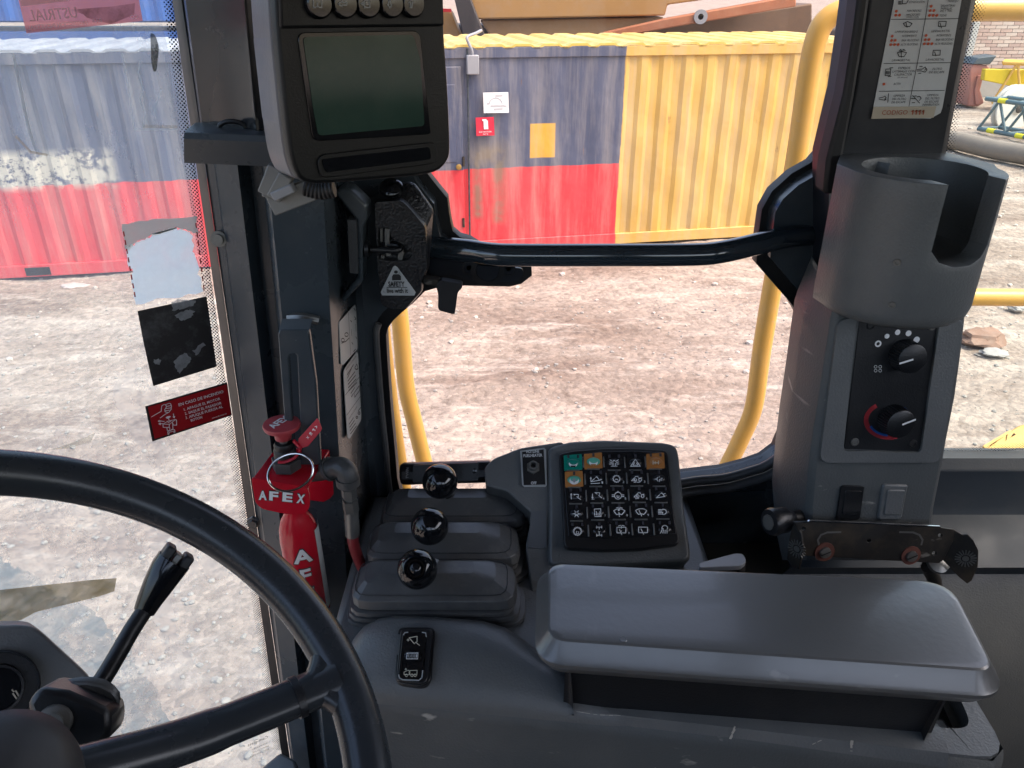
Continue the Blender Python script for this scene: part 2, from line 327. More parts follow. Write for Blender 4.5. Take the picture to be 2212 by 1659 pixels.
def ground_mat():
    m = bpy.data.materials.new('dry_yard_earth'); m.use_nodes = True; N = m.node_tree.nodes; L = m.node_tree.links; b = N['Principled BSDF']
    b.inputs['Roughness'].default_value = .95; b.inputs['Specular IOR Level'].default_value = .15
    tc = N.new('ShaderNodeTexCoord'); mp = N.new('ShaderNodeMapping'); mp.inputs['Rotation'].default_value = (0, 0, -CONT_A); mp.inputs['Scale'].default_value = (.28, 1, 1)
    L.new(tc.outputs['Object'], mp.inputs[0])
    def noise(src, sc, de=8, ro=.65):
        n = N.new('ShaderNodeTexNoise'); n.inputs['Scale'].default_value = sc; n.inputs['Detail'].default_value = de; n.inputs['Roughness'].default_value = ro; L.new(src, n.inputs['Vector']); return n.outputs['Fac']
    def ramp(src, stops):
        r = N.new('ShaderNodeValToRGB'); e = r.color_ramp.elements
        for i, (p, c) in enumerate(stops):
            k = e[i] if i < 2 else e.new(p)
            k.position = p; k.color = (*c, 1)
        L.new(src, r.inputs[0]); return r.outputs[0]
    def mix(f, a, c, t='MIX'):
        k = N.new('ShaderNodeMix'); k.data_type = 'RGBA'; k.blend_type = t
        if isinstance(f, float): k.inputs[0].default_value = f
        else: L.new(f, k.inputs[0])
        L.new(a, k.inputs[6]); L.new(c, k.inputs[7]); return k.outputs[2]
    big = ramp(noise(mp.outputs[0], 1.0, 8, .6), [(.32, (.20, .155, .13)), (.45, (.28, .232, .198)), (.57, (.345, .297, .258)), (.72, (.43, .385, .34))])
    fine = ramp(noise(tc.outputs['Object'], 9, 9, .75), [(.28, (.55, .5, .47)), (.5, (1, 1, 1)), (.72, (1.25, 1.2, 1.15))])
    c = mix(1.0, big, fine, 'MULTIPLY')
    pale = ramp(noise(mp.outputs[0], 3.1, 10, .7), [(.52, (0, 0, 0)), (.64, (.75, .75, .75))])
    pc = N.new('ShaderNodeRGB'); pc.outputs[0].default_value = (.47, .42, .37, 1)
    c = mix(pale, c, pc.outputs[0])
    vo = N.new('ShaderNodeTexVoronoi'); vo.inputs['Scale'].default_value = 24; L.new(tc.outputs['Object'], vo.inputs['Vector'])
    st = ramp(vo.outputs['Color'], [(.2, (.62, .62, .62)), (.8, (1.18, 1.16, 1.12))])
    c = mix(.55, c, mix(1.0, c, st, 'MULTIPLY')); L.new(c, b.inputs['Base Color'])
    n5 = noise(tc.outputs['Object'], 18, 8, .7); bp = N.new('ShaderNodeBump'); bp.inputs['Strength'].default_value = .5; bp.inputs['Distance'].default_value = .03
    L.new(n5, bp.inputs['Height']); b2 = N.new('ShaderNodeBump'); b2.inputs['Strength'].default_value = .3; b2.inputs['Distance'].default_value = .02; b2.invert = True
    L.new(vo.outputs['Distance'], b2.inputs['Height']); L.new(bp.outputs[0], b2.inputs['Normal']); L.new(b2.outputs[0], b.inputs['Normal'])
    return m
g = link('ground', me, ground_mat(), local=True, ang=60); tag(g, 'rutted dry yard of pale brown earth', kind='structure')
# gravel: thousands of small stones, nobody could count them
def stones(name, n, region, size, m, label):
    ico = bmesh.new(); bmesh.ops.create_icosphere(ico, subdivisions=1, radius=1); ico.verts.ensure_lookup_table()
    bv = np.array([v.co[:] for v in ico.verts]); bf = np.array([[v.index for v in f.verts] for f in ico.faces]); ico.free()
    V, F, k = [], [], 0
    for i in range(n):
        x, y = region(); s = size()
        p = bv * (1 + .35 * (rng.random((len(bv), 1)) - .5)) * np.array([1, .6 + .5 * rng.random(), .45 + .3 * rng.random()]) * s
        a = rng.random() * 6.28; c, d = math.cos(a), math.sin(a); p = p @ np.array([[c, d, 0], [-d, c, 0], [0, 0, 1]])
        V.append(p + np.array([x, y, float(ground_z(np.array(x), np.array(y))) + s * .18])); F.append(bf + k); k += len(bv)
    V = np.concatenate(V); F = np.concatenate(F); me = bpy.data.meshes.new(name)
    me.vertices.add(len(V)); me.vertices.foreach_set('co', V.ravel()); me.loops.add(F.size); me.loops.foreach_set('vertex_index', F.ravel())
    me.polygons.add(len(F)); me.polygons.foreach_set('loop_start', np.arange(0, F.size, 3)); me.polygons.foreach_set('loop_total', np.full(len(F), 3)); me.update(); me.validate()
    return tag(link(name, me, m, local=True, ang=20), label, 'gravel', kind='stuff')
gm = mat('gravel_stone', (.29, .275, .25), .9, var=.5, vs_=3.0)
def near():
    while True:
        y = 2.0 + 6.5 * rng.random() ** 1.7; x = (rng.random() * 2 - 1) * (1.2 + .95 * y)
        if True: return x, y
stones('gravel', 8000, near, lambda: .006 + .020 * rng.random() ** 4.0, gm, 'loose grey gravel scattered over the near yard')
gm2 = mat('pale_gravel', (.46, .41, .36), .95, var=.4, vs_=2.0)
stones('pebbles', 2600, lambda: (rng.uniform(-9, 16), rng.uniform(6.5, 22)), lambda: .012 + .04 * rng.random() ** 4, gm2, 'sparse pale pebbles lying across the far yard')

# ------------------------------------------------------------------ the long shipping container
CD = Vector((math.cos(CONT_A), math.sin(CONT_A), 0)); CN = Vector((math.sin(CONT_A), -math.cos(CONT_A), 0))
CPL = Plane(CONT_O, CN)
def cl(p): P = CPL.at(p) - CONT_O; return P.dot(CD), P.z
cont = thing('shipping_container', 'long shipping container painted navy over red with a yellow right part', 'container', CONT_O); cont.rotation_euler.z = CONT_A
LEN = 12.19; XB = cl((1342, 300))[0]; ZR = cl((1150, 361))[1]
def cont_mat():
    m = bpy.data.materials.new('container_paint'); m.use_nodes = True; N = m.node_tree.nodes; L = m.node_tree.links; b = N['Principled BSDF']
    b.inputs['Roughness'].default_value = .5
    tc = N.new('ShaderNodeTexCoord'); sp = N.new('ShaderNodeSeparateXYZ'); L.new(tc.outputs['Object'], sp.inputs[0])
    def noise(sc, de=6, st=(1, 1, 1), ro=.6):
        mp = N.new('ShaderNodeMapping'); mp.inputs['Scale'].default_value = st; L.new(tc.outputs['Object'], mp.inputs[0])
        n = N.new('ShaderNodeTexNoise'); n.inputs['Scale'].default_value = sc; n.inputs['Detail'].default_value = de; n.inputs['Roughness'].default_value = ro; L.new(mp.outputs[0], n.inputs['Vector']); return n.outputs['Fac']
    def ma(op, a, c, d=None):
        k = N.new('ShaderNodeMath'); k.operation = op
        for i, x in enumerate((a, c, d)):
            if x is None: continue
            if isinstance(x, (int, float)): k.inputs[i].default_value = x
            else: L.new(x, k.inputs[i])
        return k.outputs[0]
    def step(x, e, wd=.02): # smooth 0..1
        k = N.new('ShaderNodeMapRange'); k.inputs[1].default_value = e - wd; k.inputs[2].default_value = e + wd; L.new(x, k.inputs[0]); return k.outputs[0]
    def mix(f, a, c):
        k = N.new('ShaderNodeMix'); k.data_type = 'RGBA'; L.new(f, k.inputs[0])
        for i, x in ((6, a), (7, c)):
            if isinstance(x, tuple): k.inputs[i].default_value = (*x, 1)
            else: L.new(x, k.inputs[i])
        return k.outputs[2]
    X, Z = sp.outputs[0], sp.outputs[2]; wob = ma('MULTIPLY', ma('SUBTRACT', noise(3.5), .5), .05)
    fade = step(noise(1.2, 8, (1, 1, .4)), .5, .25)
    navy = mix(fade, (.048, .060, .105), (.095, .110, .168)); red = mix(fade, (.55, .018, .030), (.66, .07, .08)); yel = mix(fade, (.52, .31, .06), (.64, .43, .13))
    c = mix(step(ma('ADD', Z, wob), ZR, .006), red, navy)
    c = mix(step(ma('ADD', X, wob), XB, .006), c, yel)
    def boxmask(p, r, soft=.01):
        x0, z0 = cl(p); x1, z1 = cl(r); a, e = min(x0, x1), max(x0, x1); z0, z1 = min(z0, z1), max(z0, z1)
        k = ma('MULTIPLY', step(X, a, soft), ma('SUBTRACT', 1, step(X, e, soft))); return ma('MULTIPLY', k, ma('MULTIPLY', step(Z, z0, soft), ma('SUBTRACT', 1, step(Z, z1, soft))))
    # bared primer where paint has peeled on the left end
    peel = ma('MULTIPLY', boxmask((-60, 335), (255, 402), .05), step(noise(6, 12, (1, 1, 1.3), .75), .47, .035))
    c = mix(peel, c, (.52, .49, .42))
    patch = boxmask((1146, 268), (1199, 340), .006); c = mix(patch, c, (.62, .34, .04))
    # brown wash stain with two drip tails
    st = ma('MAXIMUM', boxmask((1015, 310), (1100, 358), .10), ma('MAXIMUM', boxmask((1022, 340), (1042, 470), .04), boxmask((1064, 340), (1092, 480), .05)))
    st = ma('MULTIPLY', st, step(noise(5, 6), .42, .15)); c = mix(ma('MULTIPLY', st, .8), c, (.20, .16, .11))
    rust = ma('MULTIPLY', step(noise(5, 12, (1.6, 1, .35), .75), .66, .03), .75); c = mix(rust, c, (.17, .075, .03))
    dirt = ma('MULTIPLY', step(noise(2.5, 10, (2.6, 2.2, .22), .7), .58, .14), .45); c = mix(dirt, c, (.40, .36, .31))
    L.new(c, b.inputs['Base Color'])
    bp = N.new('ShaderNodeBump'); bp.inputs['Strength'].default_value = .35; bp.inputs['Distance'].default_value = .05; L.new(noise(2.5, 3), bp.inputs['Height']); L.new(bp.outputs[0], b.inputs['Normal'])
    return m
CM = cont_mat()
# corrugated side wall: trapezoid folds, shallow where doors were cut in the middle
xf0 = cl((1003, 300))[0]
def wave(x, pitch=.30):
    t = (x / pitch) % 1.0; s = np.interp(t, [0, .10, .28, .60, .78, 1], [0, 0, 1, 1, 0, 0])
    d = .030 if (x > XB or x < xf0 - .9) else .008
    return s * d
xs = sorted(set([round(i * .30 + k * .30, 4) for i in range(42) for k in (0, .10, .28, .60, .78)] + [0, LEN])); xs = [x for x in xs if 0.09 <= x <= LEN - .09]
mb = MB(); dent = lambda x, z: .012 * (math.sin(x * 7.1 + z * 3) * math.sin(z * 5.3 + x)) if x > XB else .004 * math.sin(x * 5 + z * 4)
rows = np.linspace(.17, 2.46, 15)
mb.loft([[Vector((x, .02 + wave(x) + dent(x, z), z)) for x in xs] for z in rows], closed=False); mb.build('side_wall', CM, cont, local=True, ang=25)
MB().box((LEN / 2, .03, 2.52), (LEN / 2 - .09, .035, .062)).build('top_rail', CM, cont, local=True, bevel=.008)
MB().box((LEN / 2, .05, .095), (LEN / 2 - .09, .05, .075)).build('bottom_rail', CM, cont, local=True, bevel=.008)
for x in (.045, LEN - .045):
    MB().box((x, .05, 1.3), (.09, .09, 1.29)).build('corner_post', CM, cont, local=True, bevel=.01)
ry = mat('container_roof_yellow', (.60, .42, .09), .5, var=.2, vs_=3, dust=.55, dcol=(.62, .58, .48), ds=3)
xg = cl((900, 95))[0]; rgry = mat('container_roof_grey', (.34, .36, .40), .6, var=.25, vs_=3, dust=.5, dcol=(.55, .53, .5), ds=3)
for side_, mt_ in ((0, rgry), (1, ry)):
    mb = MB(); ring = [[], []]
    for i in range(int((LEN - .2) / .36)):
        if (.1 + i * .36 > xg) != bool(side_): continue
        for k, h in ((0, 0), (.05, .03), (.24, .03), (.29, 0)):
            for j, yy in enumerate((-.005, 2.44)): ring[j].append(Vector((.1 + i * .36 + k, yy, 2.585 + h)))
    mb.loft(ring, closed=False); mb.loft([[r + Vector((0, 0, -.03)) for r in ring[0]], ring[0]], closed=False); mb.build('roof', mt_, cont, local=True, ang=20)
MB().box((LEN / 2, 2.40, 1.3), (LEN / 2 - .05, .03, 1.25)).build('back_wall', CM, cont, local=True)
for x in (.03, LEN - .03): MB().box((x, 1.22, 1.3), (.03, 1.12, 1.25)).build('end_wall', CM, cont, local=True)
for px in ((50, 105),):
    a = cl((px[0], 570))[0]; e = cl((px[1], 570))[0]
    MB().box(((a + e) / 2, .0, .09), ((e - a) / 2, .006, .05)).build('fork_pocket', M['ink'], cont, local=True)
x0 = cl((880, 300))[0]; x1 = cl((1000, 300))[0]
dr = MB().box(((x0 + x1) / 2, .005, 1.27), ((x1 - x0) / 2, .014, 1.10)).build('door', CM, cont, local=True, bevel=.01)
a, c = cl((982, 182)), cl((986, 350)); MB().box(((x0 + a[0]) / 2, -.012, (a[1] + c[1]) / 2), ((a[0] - x0) / 2, .006, (a[1] - c[1]) / 2)).build('door_panel', CM, dr, local=True, bevel=.008)
for py in (348, 480):
    p = cl((1001, py)); MB().tube([(p[0], -.02, p[1] - .06), (p[0], -.02, p[1] + .06)], .016).build('hinge', M['dirtysteel'], dr, local=True)
p = cl((990, 359)); MB().lathe((p[0], .0, p[1]), (0, -1, 0), [(.02, 0), (.02, .03), (.035, .035), (.035, .06), (.02, .065)]).build('handle', mat('brass', (.4, .25, .08), .4, metal=.8), dr, local=True)
for py0, py1, x in ((95, 525, 1009),):
    pa, pb = cl((x, py0)), cl((x + 6, py1)); MB().tube([(pa[0], -.012, pa[1] - .05), (pb[0], -.012, .16)], .012).build('door_bar', M['navy'], cont, local=True)
# electrical stub, signs
def cw(p, out=0): return CPL.at(p) + CN * out
cdt = thing('electrical_conduit', 'pale grey conduit and junction box at the container top edge', 'conduit', cw((1018, 130), .05))
MB().tube(spline([cw((1046, 68), -.25), cw((1030, 72), -.05), cw((1008, 80), .05), cw((1012, 95), .06), cw((1018, 110), .06), cw((1019, 128), .05)]), .018).build('pipe', M['greymetal'], cdt)
MB().box(cw((1019.5, 139), .05), (.075, .05, .11), (CD, -CN, Vector((0, 0, 1)))).build('junction_box', M['greymetal'], cdt, bevel=.012)
sg = thing('notice_sign', 'white paper notice on the navy container wall', 'sign', cw((1072, 244), .02))
PLs = CPL.off(.05); pxslab('board', q('Z3', (352, 577), (508, 574), (512, 702), (356, 704)), PLs, .01, M['white'], sg)
gk = mat('grey_print', (.45, .45, .46), .6); mb = MB()
for a, c in (((430, 596), (470, 595)), ((400, 660), (480, 658)), ((420, 680), (470, 678)), ((378, 645), (386, 645)), ((485, 660), (495, 660))): mb.ribbon(PLs, PLs.ats(q('Z3', a, c)), .02, .004)
mb.ribbon(PLs, PLs.ats(q('Z3', *[(430 + 40 * math.cos(t * .4), 645 - 35 * math.sin(t * .4)) for t in range(9)])), .012, .004); mb.build('print', gk, sg)
sg = thing('fire_point_sign', 'red fire extinguisher sign below the white notice on the container', 'sign', cw((1048, 273), .02))
pxslab('board', q('Z3', (305, 732), (418, 728), (423, 843), (310, 846)), PLs, .01, mat('sign_red', (.55, .02, .05), .4), sg)
mb = MB(); A = PLs.ats(q('Z3', (353, 750), (380, 749), (383, 803), (356, 804))); mb.slab([p + CN * .006 for p in A], CN * .003)
A = PLs.ats(q('Z3', (345, 742), (372, 741), (372, 750), (345, 752))); mb.slab([p + CN * .006 for p in A], CN * .003); mb.build('pictogram', M['white'], sg)
text('EXTINTOR', q('Z3', (328, 826))[0], q('Z3', (405, 823))[0], PLs, M['white'], sg, h=3, lift=.005)
text('N°2', q('Z3', (352, 839))[0], q('Z3', (382, 838))[0], PLs, M['white'], sg, h=3, lift=.005)

# ------------------------------------------------------------------ behind the container
blue = mat('bright_blue_paint', (.03, .12, .42), .45, var=.2, vs_=2, dust=.2, ds=3)
bc = thing('blue_container', 'bright blue container standing behind the navy container on the left', 'container', (-8, 15.2, 0)); mb = MB()
xs2 = [(-13 + i * .28 + k) for i in range(36) for k in (0, .07, .14, .21)]; hh = [0, .04, .04, 0]
mb.loft([[Vector((x, 14 + hh[i % 4], z)) for i, x in enumerate(xs2)] for z in (2.75, 5.2)], closed=False); mb.build('side_wall', blue, bc, ang=20)
MB().box((-8, 15.2, 1.3), (4.9, 1.1, 1.29)).build('lower_body', blue, bc, bevel=.03); MB().box((-8, 15.3, 4.0), (4.9, 1.15, 1.28)).build('upper_body', blue, bc, bevel=.03)
tan_ = mat('tan_machine_paint', (.36, .20, .065), .5, var=.15, vs_=1.5, dust=.3, ds=2); tan2 = mat('tan_machine_paint_dusty', (.30, .18, .08), .6, var=.2, vs_=2, dust=.3, ds=2)
rst = mat('rusty_orange_steel', (.33, .12, .055), .7, var=.35, vs_=3, dust=.35, dcol=(.4, .25, .15), ds=4); dk = mat('dark_frame_steel', (.035, .03, .03), .6, var=.3)  # dk: near-black steel for the post and undercarriage
pb = PY(15.4); ex = thing('parked_machine', 'tan parked earthmoving machine with a rusty beam behind the container', 'machine', (3, 16.5, 0))
pxslab('upper_panel', q('Z3', (215, -160), (245, 0), (290, 122), (1484, 98), (1500, 30), (2157, -60), (2157, -200)), pb, 1.2, tan_, ex, bevel=.03)
pxslab('lower_panel', q('Z3', (330, 126), (1480, 106), (1300, 260), (420, 260)), PY(15.6), 1.0, tan2, ex, bevel=.03)
pxslab('rusty_beam', q('Z3', (1100, 205), (1480, 118), (2300, -30), (2300, 40), (1650, 150), (1200, 230)), PY(15.2), .3, rst, ex, bevel=.02)
MB().lathe(Y(q('Z3', (1703, 104))[0], 15.2), (0, -1, 0), [(.12, 0), (.12, .05), (.05, .05), (.05, 0)]).build('pin', M['greymetal'], ex)
pxslab('rear_panel', q('Z3', (1300, 205), (1600, 140), (2400, 20), (2400, 320), (1300, 320)), PY(16.3), 1.0, mat('dark_brown_steel', (.12, .075, .045), .7, var=.5, vs_=3), ex, bevel=.03)
pxslab('post', q('Z3', (160, -60), (262, -40), (375, 260), (235, 260)), PY(15.0), .3, dk, ex, bevel=.02)
pxslab('side_panel', q('Z3', (40, 40), (150, 70), (225, 260), (40, 260)), PY(15.8), .6, tan_, ex, bevel=.03)
pxslab('red_stripe', q('Z3', (60, 52), (150, 55), (156, 76), (60, 74)), PY(15.0), .1, M['sticker_red'], ex)
MB().box((3.0, 17.0, 1.3), (4.2, .55, 1.3)).build('undercarriage', dk, ex, bevel=.1)

# ------------------------------------------------------------------ brick boundary wall and scrap beside it, on the right
WY = 27.5; wallroot = thing('brick_wall', 'pale pink brick boundary wall at the far right edge', 'wall', (20, WY + .1, 0))
mort = mat('mortar', (.36, .33, .30), .9, var=.15); MB().box((20.0, WY + .10, 2.1), (6.0, .07, 2.1)).build('mortar_bed', mort, wallroot)
bmats = [mat('brick_tone', c, .85, var=.2, vs_=7, bump=.3, bs=60) for c in ((.47, .34, .29), (.52, .40, .34), (.43, .31, .27), (.55, .45, .39))]
bme = []
for m_ in bmats:
    o = MB().box((0, 0, 0), (.180, .05, .047)).build('brick', m_, None, bevel=0); bme.append(o.data); bpy.data.objects.remove(o)
xa, xb_ = Y((2050, 60), WY).x, Y((2240, 60), WY).x; nb = 0
for r_ in range(0, 30):
    z = .90 + r_ * .108; x = xa + (.187 if r_ % 2 else 0)
    while x < xb_:
        if nb < 300:
            o = bpy.data.objects.new('brick', random.choice(bme)); SC.collection.objects.link(o); o.parent = wallroot
            o.location = Vector((x, WY + .022 + rng.random() * .008, z)) - BASE[wallroot]; nb += 1
        x += .376
pz = M['label']; a = Y((2112, 30), WY - .02); MB().box((a.x, WY - .06, 1.9), (.10, .07, 1.9)).build('concrete_post', mat('concrete_post', (.45, .45, .43), .8, var=.1), wallroot, bevel=.01)
def gr(p, z=0):    # point where a pixel meets the yard
    return PZ(z - EYE).at(p)
# old timber pole lying on the ground
pa, pbp = gr((2040, 300), .18), gr((2260, 345), .18)
lg = MB().tube([pa + (pbp - pa) * t + Vector((0, 0, .012 * math.sin(t * 9))) for t in np.linspace(-.25, 1.15, 12)], .2, n=14).build('timber_pole', mat('weathered_timber', (.22, .19, .16), .9, var=.3, vs_=4, bump=.6, bs=30)); tag(lg, 'long grey weathered pole lying on the ground at right', 'pole')
# excavator bucket
bp0 = gr((2105, 232)); bs_ = Y((2105, 100), bp0.y); PB = PY(bp0.y)
bk = thing('excavator_bucket', 'faded reddish excavator bucket resting against the brick wall', 'bucket', bp0)
bred = mat('faded_red_steel', (.36, .15, .12), .6, var=.3, vs_=2, dust=.3, ds=3)
pxslab('shell', q('Z4', (1390, 430), (1410, 395), (1500, 405), (1520, 430), (1470, 500), (1455, 560), (1480, 640), (1440, 665), (1375, 660), (1385, 560)), PB, .8, bred, bk, bevel=.04)
pxslab('rib', q('Z4', (1440, 470), (1462, 470), (1440, 560), (1450, 650), (1425, 650), (1420, 560)), PB.off(.06), .06, bred, bk, bevel=.01)
pxslab('cutting_plate', q('Z4', (1405, 400), (1440, 360), (1560, 345), (1515, 400)), PB.off(.05), .7, mat('dark_blue_plate', (.06, .08, .10), .6, var=.2), bk, bevel=.02)
# lattice sections
def lattice(name, lab, P0, P1, hgt, dep, mt, grp, nbay, r, tape=False):
    t = thing(name, lab, 'lattice boom', (P0 + P1) / 2 - Vector((0, 0, hgt / 2)), grp); d = (P1 - P0); L_ = d.length; d.normalize(); s = Vector((-d.y, d.x, 0)).normalized()
    ch = [(s * (dep * i)) + Vector((0, 0, hgt * (k - .5))) for i in (0, 1) for k in (0, 1)]
    for c in ch: MB().tube([P0 + c, P1 + c], r, 10).build('chord', mt, t)
    for i in range(nbay):
        a, b_ = P0 + d * (L_ * i / nbay), P0 + d * (L_ * (i + 1) / nbay); m_ = (a + b_) / 2
        for x, y in ((ch[0], ch[1]), (ch[2], ch[3])):
            MB().tube([a + x, m_ + y], r * .6, 8).build('brace', mt, t); MB().tube([m_ + y, b_ + x], r * .6, 8).build('brace', mt, t)
        MB().tube([a + ch[1], a + ch[3]], r * .6, 8).build('brace', mt, t); MB().tube([a + ch[0], a + ch[2]], r * .6, 8).build('brace', mt, t)
    if tape:
        for k, c in ((.16, ch[1]), (.5, ch[1]), (.12, ch[0]), (.46, ch[0]), (.8, ch[0])):
            a = P0 + d * (L_ * k) + c; MB().tube([a, a + d * .22], r * 1.12, 10).build('reflective_band', mat('yellow_band', (.75, .68, .02), .4), t)
    return t
teal = mat('teal_grey_steel', (.10, .16, .18), .45, var=.15, vs_=3, dust=.15)
gA, gB = gr((2112, 283)), gr((2300, 318)); yA = Y((2112, 262), gA.y)
lattice('lattice_section', 'teal grey lattice boom with yellow bands lying on the yard', gA + Vector((0, 0, .42)), gB + Vector((0, 0, .42)), .72, .7, teal, 'lattice boom sections', 3, .055, True)
gA, gB = gr((2140, 236)), gr((2330, 248))
lt = lattice('lattice_section', 'yellow lattice frame standing behind the teal boom', gA + Vector((0, 0, .75)), gB + Vector((0, 0, .75)), 1.1, .6, M['yellow'], 'lattice boom sections', 3, .06)
PP = PY(gA.y - .1); pxslab('flange_beam', q('Z4', (1485, 430), (1760, 432), (1760, 560), (1475, 500)), PP, .2, mat('lemon_yellow_paint', (.58, .42, .015), .45, var=.12), lt, bevel=.02)
whl = mat('white_worn_paint', (.55, .53, .48), .5, var=.2, vs_=6, dust=.25)
sh = thing('cable_sheave', 'white worn cable sheave between the lattice booms', 'pulley', gr((2195, 268)))
c = Y(q('Z4', (1660, 680))[0], gr((2195, 268)).y); MB().lathe(c, (.25, -1, .1), [(.15, -.1), (.62, -.1), (.62, -.05), (.52, 0), (.62, .05), (.62, .1), (.5, .12), (.15, .1), (.1, .16)], 32).build('wheel', whl, sh)
MB().lathe(c + Vector((-.03, .14, -.01)), (.25, -1, .1), [(.08, .2), (.1, .32), (.04, .33)], 12).build('hub', M['dirtysteel'], sh)
MB().box(c + Vector((0, .25, -.4)), (.1, .1, .45)).build('stand', teal, sh)
# clod and rocks on the yard at right
def rock(name, lab, p, s, m_, fl=.55):
    bm = bmesh.new(); bmesh.ops.create_icosphere(bm, subdivisions=3, radius=1); P = gr(p); r2 = np.random.default_rng(int(p[0])); o_ = r2.random(3) * 9
    from mathutils import noise as mn
    for v in bm.verts:
        k = 1 + .45 * mn.noise(v.co * 1.6 + Vector(o_)) + .18 * mn.noise(v.co * 5 + Vector(o_)); v.co = Vector((v.co.x * 1.35, v.co.y, v.co.z * fl)) * k * s + P + Vector((0, 0, s * fl * .45))
    me = bpy.data.meshes.new(name); bm.to_mesh(me); bm.free(); return tag(link(name, me, m_, ang=25), lab, 'rock')
rm = mat('red_brown_clod', (.24, .15, .11), .95, var=.4, vs_=14, dust=.3, ds=12); rg = mat('grey_rock', (.34, .33, .31), .9, var=.35, vs_=10)
rock('earth_clod', 'reddish brown clod of earth on the yard right of the cup holder', (2120, 738), .17, rm)
rock('rock', 'small grey rock beside the reddish clod', (2195, 668), .07, rg); rock('rock', 'flat pale rock just below the reddish clod', (2150, 765), .09, rg, .35)
rock('rock', 'pale flat stone on the ground under the red container end', (160, 621), .12, mat('pink_stone', (.48, .42, .40), .9, var=.2, vs_=6), .2)

# ------------------------------------------------------------------ yellow handrails and fender of the loader, outside the cab
def rail(lab, pts, y, r, sub=True):
    P = [Y(p, yy) for p, yy in zip(pts, y if isinstance(y, list) else [y] * len(pts))]
    o = MB().tube(spline(P, 7) if sub else P, r, 18).build('handrail', M['yellow'], None, ang=60); return tag(o, lab, 'handrail', 'yellow handrails outside the cab')
rail('tall yellow handrail hoop seen through the right of the side window', [(1960, 15), (1880, 18), (1842, 22), (1807, 28), (1779, 50), (1763, 85), (1748, 156), (1717, 361), (1668, 622), (1645, 761), (1628, 879), (1600, 949), (1566, 1018), (1520, 1110)], 1.5, .0195)
rail('yellow handrail post leaning at the left of the side window', [(835, 420), (850, 590), (864, 690), (877, 831), (896, 915), (917, 1000), (950, 1120)], 1.42, .0175)
rail('thin yellow rail at the left corner of the side window', [(815, 600), (830, 760), (847, 893), (868, 1030), (885, 1120)], 1.20, .014)
rail('yellow top rail crossing the upper corner of the rear window', [(2010, 21), (2120, 20), (2230, 20), (2420, 22)], 1.55, .020)
rail('yellow middle rail seen through the rear window beside the cup holder', [(2010, 640), (2120, 642), (2230, 643), (2420, 645)], 1.45, .0175)
fd = thing('rear_fender', 'yellow fender corner below the rear window', 'fender', PZ(-.95).at((2200, 960)))
P = PZ(-.82).ats(q('Z8', (1470, 1280), (1640, 1180), (1700, 1140), (1900, 1120), (2100, 1130), (2100, 1600), (1470, 1600)))
MB().slab(rnd(P, .03), (0, 0, -.03)).build('top_plate', M['yellow'], fd, bevel=.006)
P2 = [p for p in P[:4]]; MB().slab([P[0], P[1], P[1] + Vector((0, 0, -.12)), P[0] + Vector((0, 0, -.12))], (.0, -.02, 0)).build('skirt', M['yellow'], fd)

# ------------------------------------------------------------------ cab shell
UP = Vector((0, 0, 1))
cab = thing('loader_cab', 'dark navy steel cab shell of a wheel loader around the windows', 'cab', (.1, .5, EYE - 1.3))
OPEN = [(857, -1000), (895, 100), (903, 300), (924, 376), (947, 405), (966, 428), (970, 458), (973, 478), (978, 499), (993, 512), (1014, 518), (1060, 545), (1148, 572), (1149, 595), (1126, 613), (1101, 619), (1001, 617),
        (947, 621), (918, 629), (892, 655), (868, 675), (850, 692), (838, 708), (834, 724), (837, 780), (842, 850), (846, 900), (853, 970), (858, 1032), (866, 1070), (890, 1100), (1300, 1075), (1473, 1030), (1560, 1020), (1613, 1006), (1647, 994), (1675, 973),
        (1687, 945), (1698, 883), (1713, 796), (1725, 727), (1724, 682), (1710, 657), (1675, 617), (1634, 570), (1635, 535), (1639, 500), (1646, 452), (1668, 413), (1710, 375), (1752, 351), (1786, 313), (1797, 295), (1821, 167), (1835, 63), (1930, -1000)]
WALL = PY(.875)
op2 = [WALL.uv(p) for p in WALL.ats(OPEN)]
def ring3(pl, uv): return [pl.pt(*k) for k in uv]
W2 = PY(.875); big = [W2.pt(-.30, -1.3), W2.pt(.47, -1.3), W2.pt(.47, .42), W2.pt(-.30, .42)]
plate('side_frame', big, [ring3(W2, offset2(op2, .016))], W2, .035, M['navy'], cab, bevel=.004)
W3 = PY(.900); sealout = [W3.pt(-.25, -1.1), W3.pt(.46, -1.1), W3.pt(.46, .41), W3.pt(-.25, .41)]; 
plate('window_seal', sealout, [W3.ats(OPEN)], W3, .02, M['seal'], cab, bevel=.003)
for d, r, yy in ((.010, .006, .872), (.027, .007, .866)):       # rubber lips along the lower right corner of the opening
    pl = PY(yy); uv = offset2([pl.uv(p) for p in pl.ats(OPEN)], d); seg = [pl.pt(*k) for k in uv[31:42]]
    MB().tube(spline(seg, 4), r, 10).build('seal_lip', M['rubber'], cab)
for lo, hi in ((22, 31),):
    pl = PY(.872); uv = offset2([pl.uv(p) for p in pl.ats(OPEN)], .012); MB().tube(spline([pl.pt(*k) for k in uv[lo:hi]], 3), .004, 8).build('seal_lip', M['rubber'], cab)
